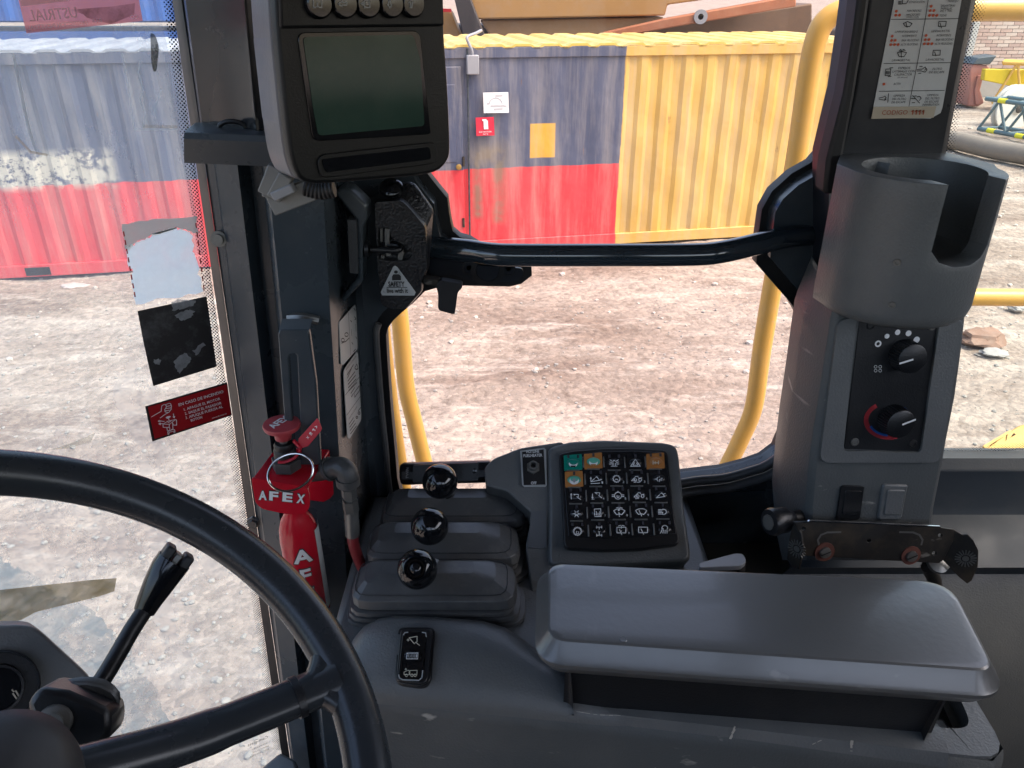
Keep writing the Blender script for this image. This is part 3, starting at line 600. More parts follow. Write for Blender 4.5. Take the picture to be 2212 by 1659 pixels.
# front pillar: folded steel section, each fold a vertical line found on the photograph
WD = Vector((math.sin(R(51)), math.cos(R(51)), 0)); W0 = Vector((-.334, .80, EYE)); WS = Plane(W0, (WD.y, -WD.x, 0))
def col(a, b_, ya, yb=None, pl=None):      # fold through pixel a (top) and b (bottom), extended to roof and floor
    yb = ya if yb is None else yb
    A = pl.at(a) if pl else Y(a, ya); B = pl.at(b_) if pl else Y(b_, yb); d = (A - B)
    t = lambda z: B + d * ((z - B.z) / d.z); return t
cols = [col((372, 0), (607, 1620), 0, pl=WS.off(-.012)), col((391, 0), (624, 1620), .795, .795)]
def strip(name, f, m_, z0=EYE - 1.3, z1=EYE + .42, n=9, bevel=.004, parent=cab):
    zs = np.linspace(z0, z1, n); back = Vector((.0, .05, 0))
    mb = MB(); mb.loft([[c(z) for c in f] for z in zs], closed=False); mb.build(name, m_, parent, ang=30)
a1 = col((392, 0), (625, 1620), .800); b1 = col((416, 0), (628, 1620), .797); b2 = col((419, 0), (631, 1620), .790)
c1 = col((470, 0), (664, 1620), .778); c2 = col((480, 0), (668, 1620), .783); d1 = col((500, 0), (680, 1620), .80); d2 = col((527, 0), (694, 1620), .80)
e0 = col((533, 0), (698, 1620), .75); e1 = col((541, 0), (703, 1620), .744); f1 = col((672, 0), (772, 1620), .752); f2 = col((684, 0), (780, 1620), .765)
g1 = col((729, 100), (833, 1500), .868); g2 = col((742, 100), (848, 1500), .874)
strip('rubber_edge', [cols[0], col((392, 0), (624, 1620), .798)], M['seal'])
strip('front_pillar', [a1, b1, b2, c1, c2, d1, d2, e0, e1, f1, f2, g1, g2], M['navy'])
for p in ((474, 515), (548, 1127)):
    P_ = Y(p, .793); MB().lathe(P_, (.1, -1, .1), [(.0085, 0), (.0085, .004), (.0055, .004), (.0055, .008)], 6 if p[1] > 900 else 12).build('bolt', M['zinc'], cab)
# upper pillar casing and the ledge that carries the display
strip('pillar_casing', [col((397, 0), (432, 262), .78), col((401, 0), (436, 262), .745), col((520, 0), (546, 262), .715), col((527, 0), (552, 262), .708), col((534, 0), (558, 262), .712), col((600, 0), (622, 262), .73), col((650, 0), (670, 262), .76)], mat('casing_navy', (.020, .022, .026), .2, var=.25, vs_=9, bump=.25, bs=25), z0=Y((430, 290), .74).z, parent=cab)
A = [Y(p, y_) for p, y_ in (((398, 281), .70), ((400, 276), .695), ((415, 266), .72), ((430, 262), .745))]
prof = [Y((398, 352), .700), Y((397, 300), .692), Y((398, 286), .694), Y((404, 279), .702), Y((424, 264), .745)]
dx = Vector((.30, .0, -.008)); MB().loft([[p for p in prof], [p + Vector((.15, 0, -.006)) for p in prof]], closed=False).build('ledge', M['navy'], cab, ang=30)
MB().slab([prof[0], prof[1], prof[2], prof[3], prof[4], Y((424, 350), .745)], (.001, 0, 0)).build('ledge_end', M['navy'], cab)
c = Y((502, 277), .72); MB().tube([c + Vector((.012 * math.cos(t), 0, .006 * math.sin(t))) for t in np.linspace(0, math.pi, 8)], .0022, 8).build('clip', M['seal'], cab)
# slotted strap welded to the pillar
PS = PY(.705); strap = q('Z6', (400, 590), (408, 560), (590, 560), (598, 590), (640, 900), (668, 1400), (472, 1400), (440, 1110)); slot = q('Z6', (468, 735), (478, 714), (505, 710), (520, 725), (548, 1360), (505, 1360))
plate('slotted_strap', PS.ats(strap), [PS.ats(slot)], PS, .008, M['navy'], cab, bevel=.0015)
a, b_, c, d = PS.ats(q('Z6', (404, 575), (594, 575), (655, 490), (470, 470))); k = PY(.748).ats(q('Z6', (470, 490), (655, 500)))
MB().loft([[a, b_], [a + Vector((.004, .006, .012)), b_ + Vector((.004, .006, .012))], [k[0], k[1]]], closed=False).build('strap_bend', M['navy'], cab, ang=70)
MB().tube(spline([k[0] + Vector((0, -.001, .002)), (k[0] + k[1]) / 2 + Vector((0, -.003, .004)), k[1]]), .005, 8).build('weld_bead', M['galv'], cab)
# latch striker strap on the pillar
PK = PY(.79); cs = q('Y8', (10, 190), (90, 150), (180, 170), (345, 330), (350, 470), (305, 560), (305, 1125), (100, 1350), (75, 1300), (255, 1075), (240, 485), (60, 265))
pxslab('striker_strap', cs, PK, .03, M['navy'], cab, bevel=.003); pxslab('foam_pad', q('Y8', (145, 480), (240, 490), (258, 1042), (172, 1034)), PK.off(.002), .02, M['foam'], cab)
# cab roof (unseen, extended to cut light from behind), floor, centre pillar
MB().slab([Vector((-.75, -.85, EYE + .42)), Vector((1.25, -.85, EYE + .42)), Vector((1.25, .95, EYE + .42)), Vector((-.75, .95, EYE + .42))], (0, 0, .07)).build('roof', mat('headliner', (.10, .10, .10), .9), cab)
MB().slab([Vector((-.75, -.85, EYE - 1.36)), Vector((1.25, -.85, EYE - 1.36)), Vector((1.25, .93, EYE - 1.36)), Vector((-.75, .93, EYE - 1.36))], (0, 0, .05)).build('floor', mat('floor_mat', (.02, .02, .02), .8, dust=.3), cab)
PB2 = PY(.815)
MB().box((.25, -.84, EYE - .75), (1.0, .02, .60)).build('left_blocking_wall', M['navy_dark'], cab); MB().box((.25, -.84, EYE + .33), (1.0, .02, .09)).build('left_blocking_header', M['navy_dark'], cab)  # unseen left wall and header, added to block light from behind
MB().box((1.24, .05, EYE - .75), (.02, .88, .60)).build('rear_blocking_wall', M['navy_dark'], cab); MB().box((1.24, .05, EYE + .33), (.02, .88, .09)).build('rear_blocking_header', M['navy_dark'], cab)  # unseen rear wall and header, likewise added to hold back light
for x_, y_ in ((-.70, -.82), (1.2, -.82), (.35, -.83)): MB().box((x_, y_, EYE - .45), (.06, .03, .87)).build('left_pillar', M['navy_dark'], cab)
pxslab('centre_pillar', [(2019, -1100), (1858, 60), (1836, 200), (1800, 345), (1795, 700), (1840, 1200), (2010, 1200), (2050, 700), (2048, 345), (2080, 180), (2116, 0), (2330, -1100)], PB2, .07, M['navy_dark'], cab, bevel=.008)
pxslab('pillar_rubber_strip', [(1990, -1100), (1846, 60), (1823, 205), (1787, 345), (1779, 420), (1805, 420), (1822, 345), (1848, 205), (1872, 60), (2030, -1100)], PB2.off(.008), .03, M['seal'], cab, bevel=.004)
# lower wall between console and window, rear sill and quarter trim
prof = [Y((2100, 968), .935), Y((2100, 984), .90), Y((2100, 990), .885), Y((2100, 1014), .880), Y((2100, 1018), .872), Y((2100, 1092), .868)]
z2 = prof[-1].z; sh_ = PZ(z2 - EYE - .012); prof += [sh_.at((2100, 1112)), PZ(z2 - EYE - .03).at((2100, 1205)), PZ(z2 - EYE - .035).at((2100, 1226)), PZ(z2 - EYE - .06).at((2100, 1240))]
prof += [PY(prof[-1].y - .012).at((2100, 1270)), PY(prof[-1].y - .05).at((2100, 1480)), PY(prof[-1].y - .05).at((2100, 1700))]
def xs_(p, x): return Vector((x, p.y, p.z))
for nm, a, b_, m_ in (('rear_sill', 0, 4, M['plastic']), ('rear_panel', 3, 10, mat('rear_panel_steel', (.03, .04, .052), .5, var=.2, dust=.12)), ('quarter_trim', 9, 13, M['plastic'])):
    MB().loft([[xs_(p, .36) for p in prof[a:b_]], [xs_(p, 1.2) for p in prof[a:b_]]], closed=False).build(nm, m_, cab, ang=30)
MB().slab([Y((1300, 1080), .872), Y((1740, 1055), .872), Y((1740, 1400), .872), Y((1300, 1400), .872)], (0, .003, 0)).build('lower_side_wall', M['navy'], cab)
MB().slab(PZ(-.70).ats([(1480, 1110), (1720, 1080), (1760, 1260), (1480, 1260)]), (0, 0, -.02)).build('side_shelf', mat('dusty_shelf', (.07, .066, .06), .7, var=.4, dust=.4, dcol=(.16, .12, .09)), cab)

# ------------------------------------------------------------------ panes
sw = thing('side_window', 'clear side window pane of the cab behind the grab bar', 'window', Y((1300, 1070), .909))
MB().slab([p for p in ring3(PY(.908), offset2([PY(.908).uv(p) for p in PY(.908).ats(OPEN)], .008))], (0, .0001, 0)).f
me_pl = PY(.908); plate('pane', ring3(me_pl, offset2([me_pl.uv(p) for p in me_pl.ats(OPEN)], .01)), [], me_pl, 0, M['glass'], sw)
def pane(name, pts, pl, m_, parent): return MB().add(pl.ats(pts), [tuple(range(len(pts)))]).build(name, m_, parent)
wsn = thing('windscreen', 'dusty front windscreen left of the cab pillar with dotted edge', 'windscreen', WS.at((400, 1700)))
pane('pane', [(-900, -700), (300, -500), (372, 0), (408, 264), (490, 840), (607, 1620), (650, 1900), (-900, 2200)], WS, M['glass_front'], wsn)
def frit(name, pl, e0, e1, side, w_, axis):
    m = bpy.data.materials.new(name); m.use_nodes = True; N = m.node_tree.nodes; L = m.node_tree.links; N.clear()
    out = N.new('ShaderNodeOutputMaterial'); uv = N.new('ShaderNodeUVMap'); mp = N.new('ShaderNodeMapping'); L.new(uv.outputs[0], mp.inputs[0]); mp.inputs['Rotation'].default_value = (0, 0, R(45))
    sc = N.new('ShaderNodeVectorMath'); sc.operation = 'SCALE'; sc.inputs[3].default_value = 1 / .0027; L.new(mp.outputs[0], sc.inputs[0])
    fr = N.new('ShaderNodeVectorMath'); fr.operation = 'FRACTION'; L.new(sc.outputs[0], fr.inputs[0])
    sb = N.new('ShaderNodeVectorMath'); sb.operation = 'SUBTRACT'; sb.inputs[1].default_value = (.5, .5, 0); L.new(fr.outputs[0], sb.inputs[0])
    ln = N.new('ShaderNodeVectorMath'); ln.operation = 'LENGTH'; L.new(sb.outputs[0], ln.inputs[0])
    sp = N.new('ShaderNodeSeparateXYZ'); L.new(uv.outputs[0], sp.inputs[0])
    mr = N.new('ShaderNodeMapRange'); mr.inputs[1].default_value = 0; mr.inputs[2].default_value = w_; mr.inputs[3].default_value = .40; mr.inputs[4].default_value = .12; L.new(sp.outputs[0], mr.inputs[0])
    lt_ = N.new('ShaderNodeMath'); lt_.operation = 'LESS_THAN'; L.new(ln.outputs[1], lt_.inputs[0]); L.new(mr.outputs[0], lt_.inputs[1])
    tr = N.new('ShaderNodeBsdfTransparent'); df = N.new('ShaderNodeBsdfDiffuse'); df.inputs[0].default_value = (.01, .01, .01, 1)
    mx = N.new('ShaderNodeMixShader'); L.new(lt_.outputs[0], mx.inputs[0]); L.new(tr.outputs[0], mx.inputs[1]); L.new(df.outputs[0], mx.inputs[2]); L.new(mx.outputs[0], out.inputs[0]); return m
def frit_strip(pl, edge, inner, parent):
    P, Q_ = pl.ats(edge), pl.ats(inner); wd = max((a - b).length for a, b in zip(P, Q_)); me = bpy.data.meshes.new('dotted_edge'); n = len(P)
    vs_ = [tuple(p) for p in P] + [tuple(p) for p in Q_]; fs = [(i, i + 1, n + i + 1, n + i) for i in range(n - 1)]
    me.from_pydata(vs_, [], fs); u = me.uv_layers.new(name='UVMap'); acc = [0]
    for i in range(1, n): acc.append(acc[-1] + (P[i] - P[i - 1]).length)
    for l in me.loops: i = l.vertex_index; u.data[l.index].uv = ((0 if i < n else (P[i - n] - Q_[i - n]).length), acc[i % n])
    link('dotted_edge', me, frit('dot_print_%.3f' % wd, pl, 0, 0, 0, wd, 0), parent)
frit_strip(WS.off(.002), [(372, 0), (408, 264), (490, 840), (522, 1020), (607, 1620)], [(352, 0), (386, 264), (468, 840), (502, 1020), (590, 1620)], wsn)
rw = thing('rear_window', 'rear quarter window right of the cup holder with dotted edge', 'window', Y((2150, 980), .93)); PR = PY(.925)
pane('pane', [(1960, -1100), (2900, -1100), (2900, 985), (1960, 985)], PR, M['glass_rear'], rw)
frit_strip(PR.off(.004), [(2105, 0), (2068, 170), (2030, 345)], [(2134, 0), (2092, 170), (2056, 345)], rw)
frit_strip(PR.off(.004), [(2020, 984), (2300, 966)], [(2020, 970), (2300, 950)], rw)
# things stuck on the windscreen
W1 = WS.off(.003); W2s = WS.off(.0045)
st = thing('clear_film', 'wide clear film strip hanging on the left of the windscreen', 'film', W1.at((100, 340)), 'clear films on the windscreen')
sheet('sheet', q('Z1', (-60, 330), (320, 330), (360, 600), (420, 860), (400, 1000), (290, 965), (190, 945), (100, 860), (70, 690), (0, 420)), W1, .0005, M['cleartape'], st)
mb = MB(); mb.ribbon(W1, W1.ats(q('Z1', (85, 340), (110, 480), (150, 680), (185, 830), (225, 940))), .0022, .0008); mb.ribbon(W1, W1.ats(q('Z1', (105, 420), (165, 720), (200, 860))), .0012, .0008); mb.build('crease', film('film_crease', (.8, .86, .9), .6, .6, .05), st)
mb = MB(); mb.ribbon(W1, W1.ats(q('Z1', (100, 850), (190, 945), (290, 962))), .0022, .0009); mb.build('yellowed_edge', film('yellowed_edge', (.6, .45, .28), .45, .5, .03), st)
st = thing('clear_film', 'shorter clear film strip on the windscreen near the dotted edge', 'film', W1.at((330, 280)), 'clear films on the windscreen')
sheet('sheet', q('Z1', (755, 330), (1050, 330), (1100, 805), (835, 803)), W1, .0005, M['cleartape'], st)
mb = MB()
for ln in ([(870, 380), (860, 450), (890, 560), (870, 620), (900, 700), (890, 790)], [(1000, 560), (970, 640), (960, 710)], [(760, 330), (800, 560), (835, 803)], [(835, 803), (1100, 805)]): mb.ribbon(W1, W1.ats(q('Z1', *ln)), .0014, .0008)
mb.build('crease', film('film_crease_b', (.8, .86, .9), .55, .6, .05), st)
mb = MB(); mb.ribbon(W1, W1.ats(q('Z1', (890, 785), (1098, 790))), .003, .0007); mb.build('yellowed_edge', film('yellowed_edge_b', (.6, .48, .32), .35, .5, .03), st)
st = thing('clear_film', 'broad clear film across the top of the windscreen under the red sticker', 'film', W1.at((180, 110)), 'clear films on the windscreen')
sheet('sheet', q('Z1', (-60, 170), (1010, 150), (1050, 325), (-60, 325)), W1, .0005, film('clear_film_top', (.7, .76, .82), .3, .6, .05, .2, 24, rough=.15), st)
st = thing('gum_residue', 'dark olive smear of old glue on the windscreen', 'residue', W1.at((333, 150))); sheet('smear', q('Z1', (935, 200), (965, 215), (990, 290), (975, 440), (955, 450), (940, 380)), W1.off(.001), .0004, film('olive_glue', (.08, .08, .05), .85, .4, .02, .15, 60), st, r=.003)
# faded red sticker seen from behind, its lettering mirrored
st = thing('faded_sticker', 'faded red company sticker with mirrored lettering at the windscreen top', 'sticker', W1.at((180, 70)))
sheet('sheet', q('Z1', (90, -120), (115, 0), (165, 207), (888, 130), (865, 0), (850, -120)), W2s, .0004, M['sticker_pink'], st)
sheet('white_band', q('Z1', (100, -120), (125, 0), (135, 40), (430, 5), (425, -120)), W2s.off(.0006), .0003, M['backlit_white'], st)
for s_, a, b_, h in (('USTRIAL', (65, 46), (169, 37.5), 23), ('PROTECCION INDUSTRIAL', (61, 64), (189, 52.5), 8.5), ('BAR', (199, 50), (220, 48), 8), ('CO', (282, 41), (298, 39), 8)): text(s_, a, b_, W2s, M['backlit_white'], st, h=h, lift=.001, mirror=True, bold=.012)
sheet('stain', q('Z1', (440, 60), (700, 40), (840, 20), (835, 90), (690, 150), (540, 110), (520, 90)), W2s.off(.0009), .0003, film('brown_stain', (.20, .10, .06), .6, .4, .02, .35, 40), st)
# peeled pale sticker
st = thing('peeled_sticker', 'peeling pale blue white sticker on the windscreen above the black one', 'sticker', W1.at((365, 660)))
def ragged(pts, amp, n=9):
    out = []; m_ = len(pts)
    for i in range(m_):
        a, b_ = pts[i], pts[(i + 1) % m_]
        for k in range(n): t = k / n; out.append((a[0] + (b_[0] - a[0]) * t + rng.uniform(-amp, amp), a[1] + (b_[1] - a[1]) * t + rng.uniform(-amp, amp)))
    return out
outl = [(262, 486), (330, 474), (424, 466), (433, 540), (441, 636), (289, 662), (277, 580)]
sheet('backing', ragged([(262, 486), (330, 474), (424, 466), (428, 508), (412, 500), (380, 492), (335, 505), (300, 520), (272, 542)], 2, 5), W1, .0004, M['sticker_grey'], st)
sheet('face', ragged([(272, 536), (300, 520), (335, 505), (380, 492), (412, 500), (420, 545), (437, 632), (293, 656), (284, 590)], 4), W1.off(.0012), .0004, M['sticker_pale'], st)
mb = MB()
for e in ([(266, 500), (280, 560), (291, 640)], [(422, 482), (432, 545), (440, 625)]): 
    L_ = [(e[0][0] + (e[2][0] - e[0][0]) * t, e[0][1] + (e[2][1] - e[0][1]) * t) for t in np.linspace(0, 1, 16)]
    for a, b_ in list(zip(L_, L_[1:]))[::2]: mb.ribbon(W1, W1.ats([a, b_]), .0013, .0014)
mb.build('red_border', M['sticker_red'], st)
st = thing('black_sticker', 'worn black square sticker on the windscreen with grey flaked spots', 'sticker', W1.at((400, 820)))
sheet('sheet', [(297, 672), (446, 640), (468, 792), (331, 834), (310, 740)], W1, .0005, M['sticker_black'], st)
fl = film('flake_grey', (.42, .44, .46), .8, .3, .03, .3, 80)
for pp in ([(1065, 390), (1110, 370), (1220, 380), (1200, 410), (1130, 430), (1075, 440)], [(1085, 465), (1150, 435), (1210, 440), (1190, 480), (1130, 505)], [(1080, 750), (1150, 700), (1190, 740), (1160, 780), (1120, 830), (1090, 790)], [(960, 740), (1000, 740), (990, 780), (960, 770)], [(1200, 690), (1260, 640), (1280, 650), (1220, 720)]):
    sheet('flake', ragged(q('Z5', *pp), 2.0, 5), W1.off(.0008), .0003, fl, st)
st = thing('fire_instruction_sticker', 'red fire instruction sticker with black border and white text on the windscreen', 'sticker', W1.at((410, 950)))
sheet('border', q('Z5', (903, 1035), (1413, 885), (1443, 1090), (948, 1254)), W1, .0005, M['ink'], st)
sheet('face', q('Z5', (920, 1040), (1410, 898), (1437, 1085), (962, 1238)), W1.off(.0006), .0004, M['sticker_red'], st)
WT = W1.off(.0012)
for s, a, b_, h in (('EN CASO DE INCENDIO', (1112, 1034), (1390, 950), 6.2), ('1. APAGUE EL MOTOR', (1145, 1062), (1370, 993), 5.4), ('2. SAQUE EL PASADOR', (1150, 1088), (1378, 1020), 5.4), ('3. APLIQUE FUERZA AL', (1155, 1114), (1386, 1042), 5.4), ('BOTON', (1188, 1130), (1258, 1108), 5.4), ('www.fluitex.cl', (1318, 1112), (1408, 1083), 3.0)):
    text(s, q('Z5', a)[0], q('Z5', b_)[0], WT, M['white'], st, h=h, bold=.012)
mb = MB()
for ln in ([(285, 500), (510, 370), (520, 250), (560, 220), (620, 215), (690, 185), (725, 195), (745, 250), (735, 330), (690, 390), (600, 440), (485, 525)], [(620, 260), (735, 240)], [(610, 310), (740, 290)], [(600, 360), (700, 345)], [(600, 220), (640, 260), (590, 330), (600, 385), (660, 400)],
           [(550, 665), (660, 600), (840, 560), (700, 670), (550, 665)], [(550, 665), (555, 740), (690, 745), (700, 670)], [(840, 560), (860, 575), (865, 690), (790, 690), (770, 640)], [(640, 750), (650, 810), (710, 820), (705, 745)], [(710, 820), (780, 770), (770, 630)], [(670, 915), (660, 840), (700, 820), (790, 785), (820, 800), (825, 860)], [(690, 900), (690, 855), (800, 825), (805, 870)], [(580, 605), (500, 595), (470, 580), (440, 595), (465, 615), (500, 595)], [(790, 430), (800, 500)], [(680, 540), (690, 575)], [(640, 600), (680, 630), (740, 590)], [(510, 655), (545, 655)]): mb.ribbon(W1, W1.ats(q('S1', *ln)), .0007, .0016)
for tri in ([(440, 660), (500, 630), (500, 690)], [(770, 495), (835, 480), (810, 535)], [(610, 520), (640, 490), (700, 478), (735, 490), (700, 525), (650, 545)]): mb.add([p + W1.n * .0016 for p in W1.ats(q('S1', *tri))], [tuple(range(len(tri)))])
mb.build('drawing', M['white'], st)
st = thing('old_tape', 'old brown adhesive tape across the lower windscreen', 'tape', W1.at((100, 1320))); sheet('strip', q('Y1', (-80, 560), (200, 530), (560, 490), (725, 478), (712, 560), (590, 600), (380, 650), (220, 690), (130, 740), (-80, 780)), W1, .0005, M['browntape'], st)
st = thing('film_scrap', 'thin triangular scrap of yellowed tape on the windscreen', 'tape', W1.at((150, 960))); sheet('strip', [(108, 972), (160, 955), (206, 935), (196, 955), (150, 968)], W1, .0005, film('scrap_tape', (.5, .44, .3), .45, .5, .03, .2, 40), st)
st = thing('ragged_patch', 'blue grey ragged translucent patch on the lower windscreen behind the lever', 'film', W1.at((200, 1640)))
sheet('sheet', ragged([(-60, 1190), (0, 1205), (30, 1225), (70, 1240), (110, 1275), (205, 1325), (240, 1362), (285, 1408), (300, 1450), (340, 1490), (345, 1530), (390, 1570), (260, 1640), (-60, 1700)], 5, 6), W1.off(-.001), .0004, M['patchfilm'], st)  # mottled blue grey translucent sheet with a ragged outline
st = thing('glazing_mark', 'small mirrored maker print at the bottom corner of the windscreen', 'marking', W1.at((560, 1620)))
for s_, a, b_, h in (('Cam-glass', (535, 1612), (578, 1594), 6), ('TEMPERED', (545, 1620), (578, 1606), 3), ('SAFETY GLASS', (545, 1627), (580, 1612), 3), ('DOT 339 M24', (540, 1636), (580, 1619), 3)): text(s_, a, b_, W1, M['ink'], st, h=h, mirror=True)

# ------------------------------------------------------------------ display monitor on the front pillar
MR = Vector((math.sin(R(55)), math.cos(R(55)), 0)); PM = Plane(Y((790, 200), .60), (MR.y, -MR.x, .03))
mon = thing('display_monitor', 'black monitor with a dark screen coloured green like a reflection mounted on the front pillar', 'monitor', PM.at((790, 400)))
face = rnd(PM.ats([(584, -190), (598, 70), (622, 312), (634, 366), (655, 401), (900, 381), (950, 372), (972, 345), (975, 320), (969, 180), (961, 70), (955, -190)]), [.01, .01, .03, .02, .02, .03, .02, .02, .02, .03, .01, .01], 3)
MB().loft([[p - PM.n * .012 for p in face], [p - PM.n * .003 for p in face], [PM.o + (p - PM.o) * .985 for p in face]]).build('bezel', M['monitor'], mon, bevel=.003)
MB().loft([[PM.o + (p - PM.o) * .90 - PM.n * .060 for p in face], [p - PM.n * .050 for p in face], [p - PM.n * .0125 for p in face]]).build('back_shell', M['monitor_side'], mon, bevel=.004)
MB().slab(PM.off(.0025).ats([(597, -190), (606, 62), (961, 57), (952, -190)]), -PM.n * .004).build('button_panel', M['monitor'], mon, bevel=.002)
for i, px in enumerate((686, 741, 791, 842, 888)):
    c = PM.off(.003).at((px, 8)); b_ = MB().lathe(c, PM.n, [(.0098, -.002), (.0095, .003), (.008, .005), (.0001, .0052)], 24).build('button', M['blackgloss'], mon)
    PI = PM.off(.0085); mb = MB()
    ic = [[[(-9, -8), (-9, 8), (-4, 8)], [(9, -8), (9, 8), (4, 8)], [(0, -2), (0, 6)], [(-2, 6), (2, 6)]], [[(-10, 0), (-2, -6), (-2, -3), (8, -3), (8, 3), (-2, 3), (-2, 6), (-10, 0)]], [[(-4, -8), (8, -8), (8, 8), (-4, 8), (-4, -8)], [(-1, -3), (5, -3)], [(-1, 1), (5, 1)], [(-11, 0), (-5, -4), (-5, 4), (-11, 0)]], [[(0, 9), (-5, 2), (-2, 2), (-2, -8), (2, -8), (2, 2), (5, 2), (0, 9)]], [[(0, -9), (-5, -2), (-2, -2), (-2, 8), (2, 8), (2, -2), (5, -2), (0, -9)]]][i]
    for ln in ic: mb.ribbon(PI, PI.ats([(px + x, 8 + y) for x, y in ln]), .0008, 0)
    mb.build('icon', mat('grey_icon', (.34, .36, .36), .5), b_)
scr = [(655, 80), (893, 75), (908, 130), (917, 272), (688, 293), (678, 240)]
fr_ = rnd(PM.ats([(640, 70), (905, 66), (928, 280), (930, 290), (675, 305)]), .006)
MB().slab([p + PM.n * .0015 for p in fr_], -PM.n * .003).build('screen_surround', M['blackgloss'], mon, bevel=.001)
pxslab('screen', scr, PM.off(.0024), .002, M['screen'], mon, r=.003)
sl_o = rnd(PM.ats([(682, 334), (932, 306), (941, 316), (943, 346), (934, 353), (697, 384), (688, 376)]), .008)
MB().loft([sl_o, [p + PM.n * .0022 for p in sl_o]]).build('slot_rim', M['monitor'], mon, bevel=.001)
pxslab('slot_cover', [(694, 344), (928, 317), (932, 344), (704, 373)], PM.off(.0032), .002, M['blackgloss'], mon, r=.003)
PC = Y((640, 400), .70); cg = mat('grey_connector', (.20, .20, .19), .55, var=.2, vs_=30, dust=.3, ds=40)
cn = thing('wiring_connector', 'grey wiring connectors hanging under the monitor', 'connector', PC)
def pbox(px, y_, hw, name, m_, par, rot=0.0):   # small tilted block centred on a pixel
    c = Y(px, y_); ax = (Vector((math.cos(rot), 0, -math.sin(rot))), Vector((0, 1, 0)), Vector((math.sin(rot), 0, math.cos(rot)))); return MB().box(c, hw, ax).build(name, m_, par, bevel=.0012)
pbox((597, 392), .66, (.010, .008, .013), 'plug', cg, cn, .5); pbox((607, 402), .655, (.006, .006, .012), 'plug', cg, cn, .6); pbox((633, 424), .665, (.020, .008, .009), 'plug', cg, cn, -.35); pbox((581, 405), .66, (.004, .005, .008), 'clip', cg, cn, .3); pbox((613, 414), .652, (.010, .005, .004), 'clip', M['greymetal'], cn, -.4)
MB().tube(spline([Y((658, 404), .66), Y((690, 412), .66), Y((722, 408), .66)]), [.007 + .0008 * (i % 2) for i in range(17)], 14).build('corrugated_sleeve', M['seal'], cn)

# ------------------------------------------------------------------ grab bar and window latch
gb = MB().tube(spline([Y(p, y_) for p, y_ in (((925, 531), .868), ((960, 536), .863), ((1010, 541), .853), ((1065, 549), .842), ((1130, 551), .838), ((1300, 551), .838), ((1490, 550), .838), ((1560, 544), .842), ((1640, 526), .855), ((1700, 512), .867), ((1760, 506), .884))], 6), .0128, 22).build('grab_bar', mat('gloss_navy', (.022, .032, .042), .10, var=.1, vs_=30, rvar=.03, spec=.8, coat=.6), ang=70)
tag(gb, 'glossy dark navy grab bar across the side window', 'grab bar')
la = thing('window_latch', 'black textured window latch with a safety sticker and pull tab', 'latch', Y((860, 670), .84))
F = q('Y8', (428, 300), (700, 280), (765, 335), (955, 560), (972, 980), (915, 1110), (915, 1218), (750, 1405), (620, 1408), (530, 1388), (492, 1342), (455, 920))
B = q('Y8', (500, 120), (790, 85), (850, 105), (1040, 370), (995, 960), (935, 1110), (930, 1215), (775, 1395), (630, 1400), (540, 1380), (500, 1330), (470, 900))
lm = mat('grained_black_plastic', (.011, .012, .014), .33, var=.2, vs_=30, bump=.55, bs=330)
MB().loft([PY(.868).ats(B), PY(.835).ats(B), PY(.818).ats(F)]).build('body', lm, la, bevel=.003)
PL = PY(.806); cut = q('Y8', (462, 600), (480, 562), (590, 562), (600, 660), (680, 722), (770, 738), (815, 790), (812, 860), (780, 900), (720, 915), (470, 900))
plate('cover', rnd(PL.ats(F), .004), [rnd(PL.ats(cut), .003)], PL, .0125, lm, la, bevel=.002)
pxslab('hook', q('Y8', (530, 568), (595, 575), (585, 700), (605, 860), (545, 868), (530, 700)), PY(.812), .004, M['zinc'], la, bevel=.0008)
pxslab('pawl', q('Y8', (485, 570), (512, 570), (510, 710), (485, 705)), PY(.812), .004, M['zinc'], la); pxslab('pawl', q('Y8', (665, 840), (720, 790), (735, 830), (718, 912), (665, 912)), PY(.812), .004, M['zinc'], la, bevel=.0008); pxslab('pawl', q('Y8', (495, 850), (530, 850), (530, 905), (495, 900)), PY(.812), .004, M['zinc'], la)
MB().tube(spline([Y(p, y_) for p, y_ in zip(q('Y8', (380, 790), (460, 793), (560, 797), (640, 800), (690, 785), (660, 745), (560, 740)), (.80, .802, .804, .806, .81, .814, .815))], 5), .0035, 12).build('striker_rod', M['black'], la)
MB().lathe(Y(q('Y8', (375, 780))[0], .80), (-1, 0, 0), [(.009, 0), (.009, .004), (.004, .004)]).build('washer', M['black'], la)
MB().lathe(Y(q('Y8', (600, 145))[0], .826), (0, -.55, .84), [(.0125, -.003), (.0125, .001), (.009, .005), (.004, .006), (.003, .003)], 20).build('bolt_head', M['blackgloss'], la)
tri = [(640, 958), (665, 975), (855, 1235), (840, 1268), (505, 1266), (492, 1232), (620, 972)]
pt = PL.off(.001); ts = pxslab('safety_sticker', q('Y8', *tri), pt, .0006, M['silverlabel'], la); pt = pt.off(.0003)
text('SAFETY', q('Y8', (572, 1172))[0], q('Y8', (742, 1172))[0], pt, M['ink'], ts, h=10.5, bold=.03)
text('live with it', q('Y8', (558, 1238))[0], q('Y8', (775, 1238))[0], pt, M['ink'], ts, h=9.5, bold=.02)
mb = MB(); mb.add([p + pt.n * .0005 for p in pt.ats(q('Y8', *[(650 + 20 * math.cos(t * .5236), 1022 - 17 * math.sin(t * .5236)) for t in range(12)]))], [tuple(range(12))])
mb.add([p + pt.n * .0005 for p in pt.ats(q('Y8', (625, 1045), (680, 1045), (702, 1065), (702, 1108), (610, 1108), (610, 1065)))], [(0, 1, 2, 3, 4, 5)]); mb.ribbon(pt, pt.ats(q('Y8', (555, 1182), (765, 1182))), .0007, .0005); mb.build('pictogram', M['ink'], ts)
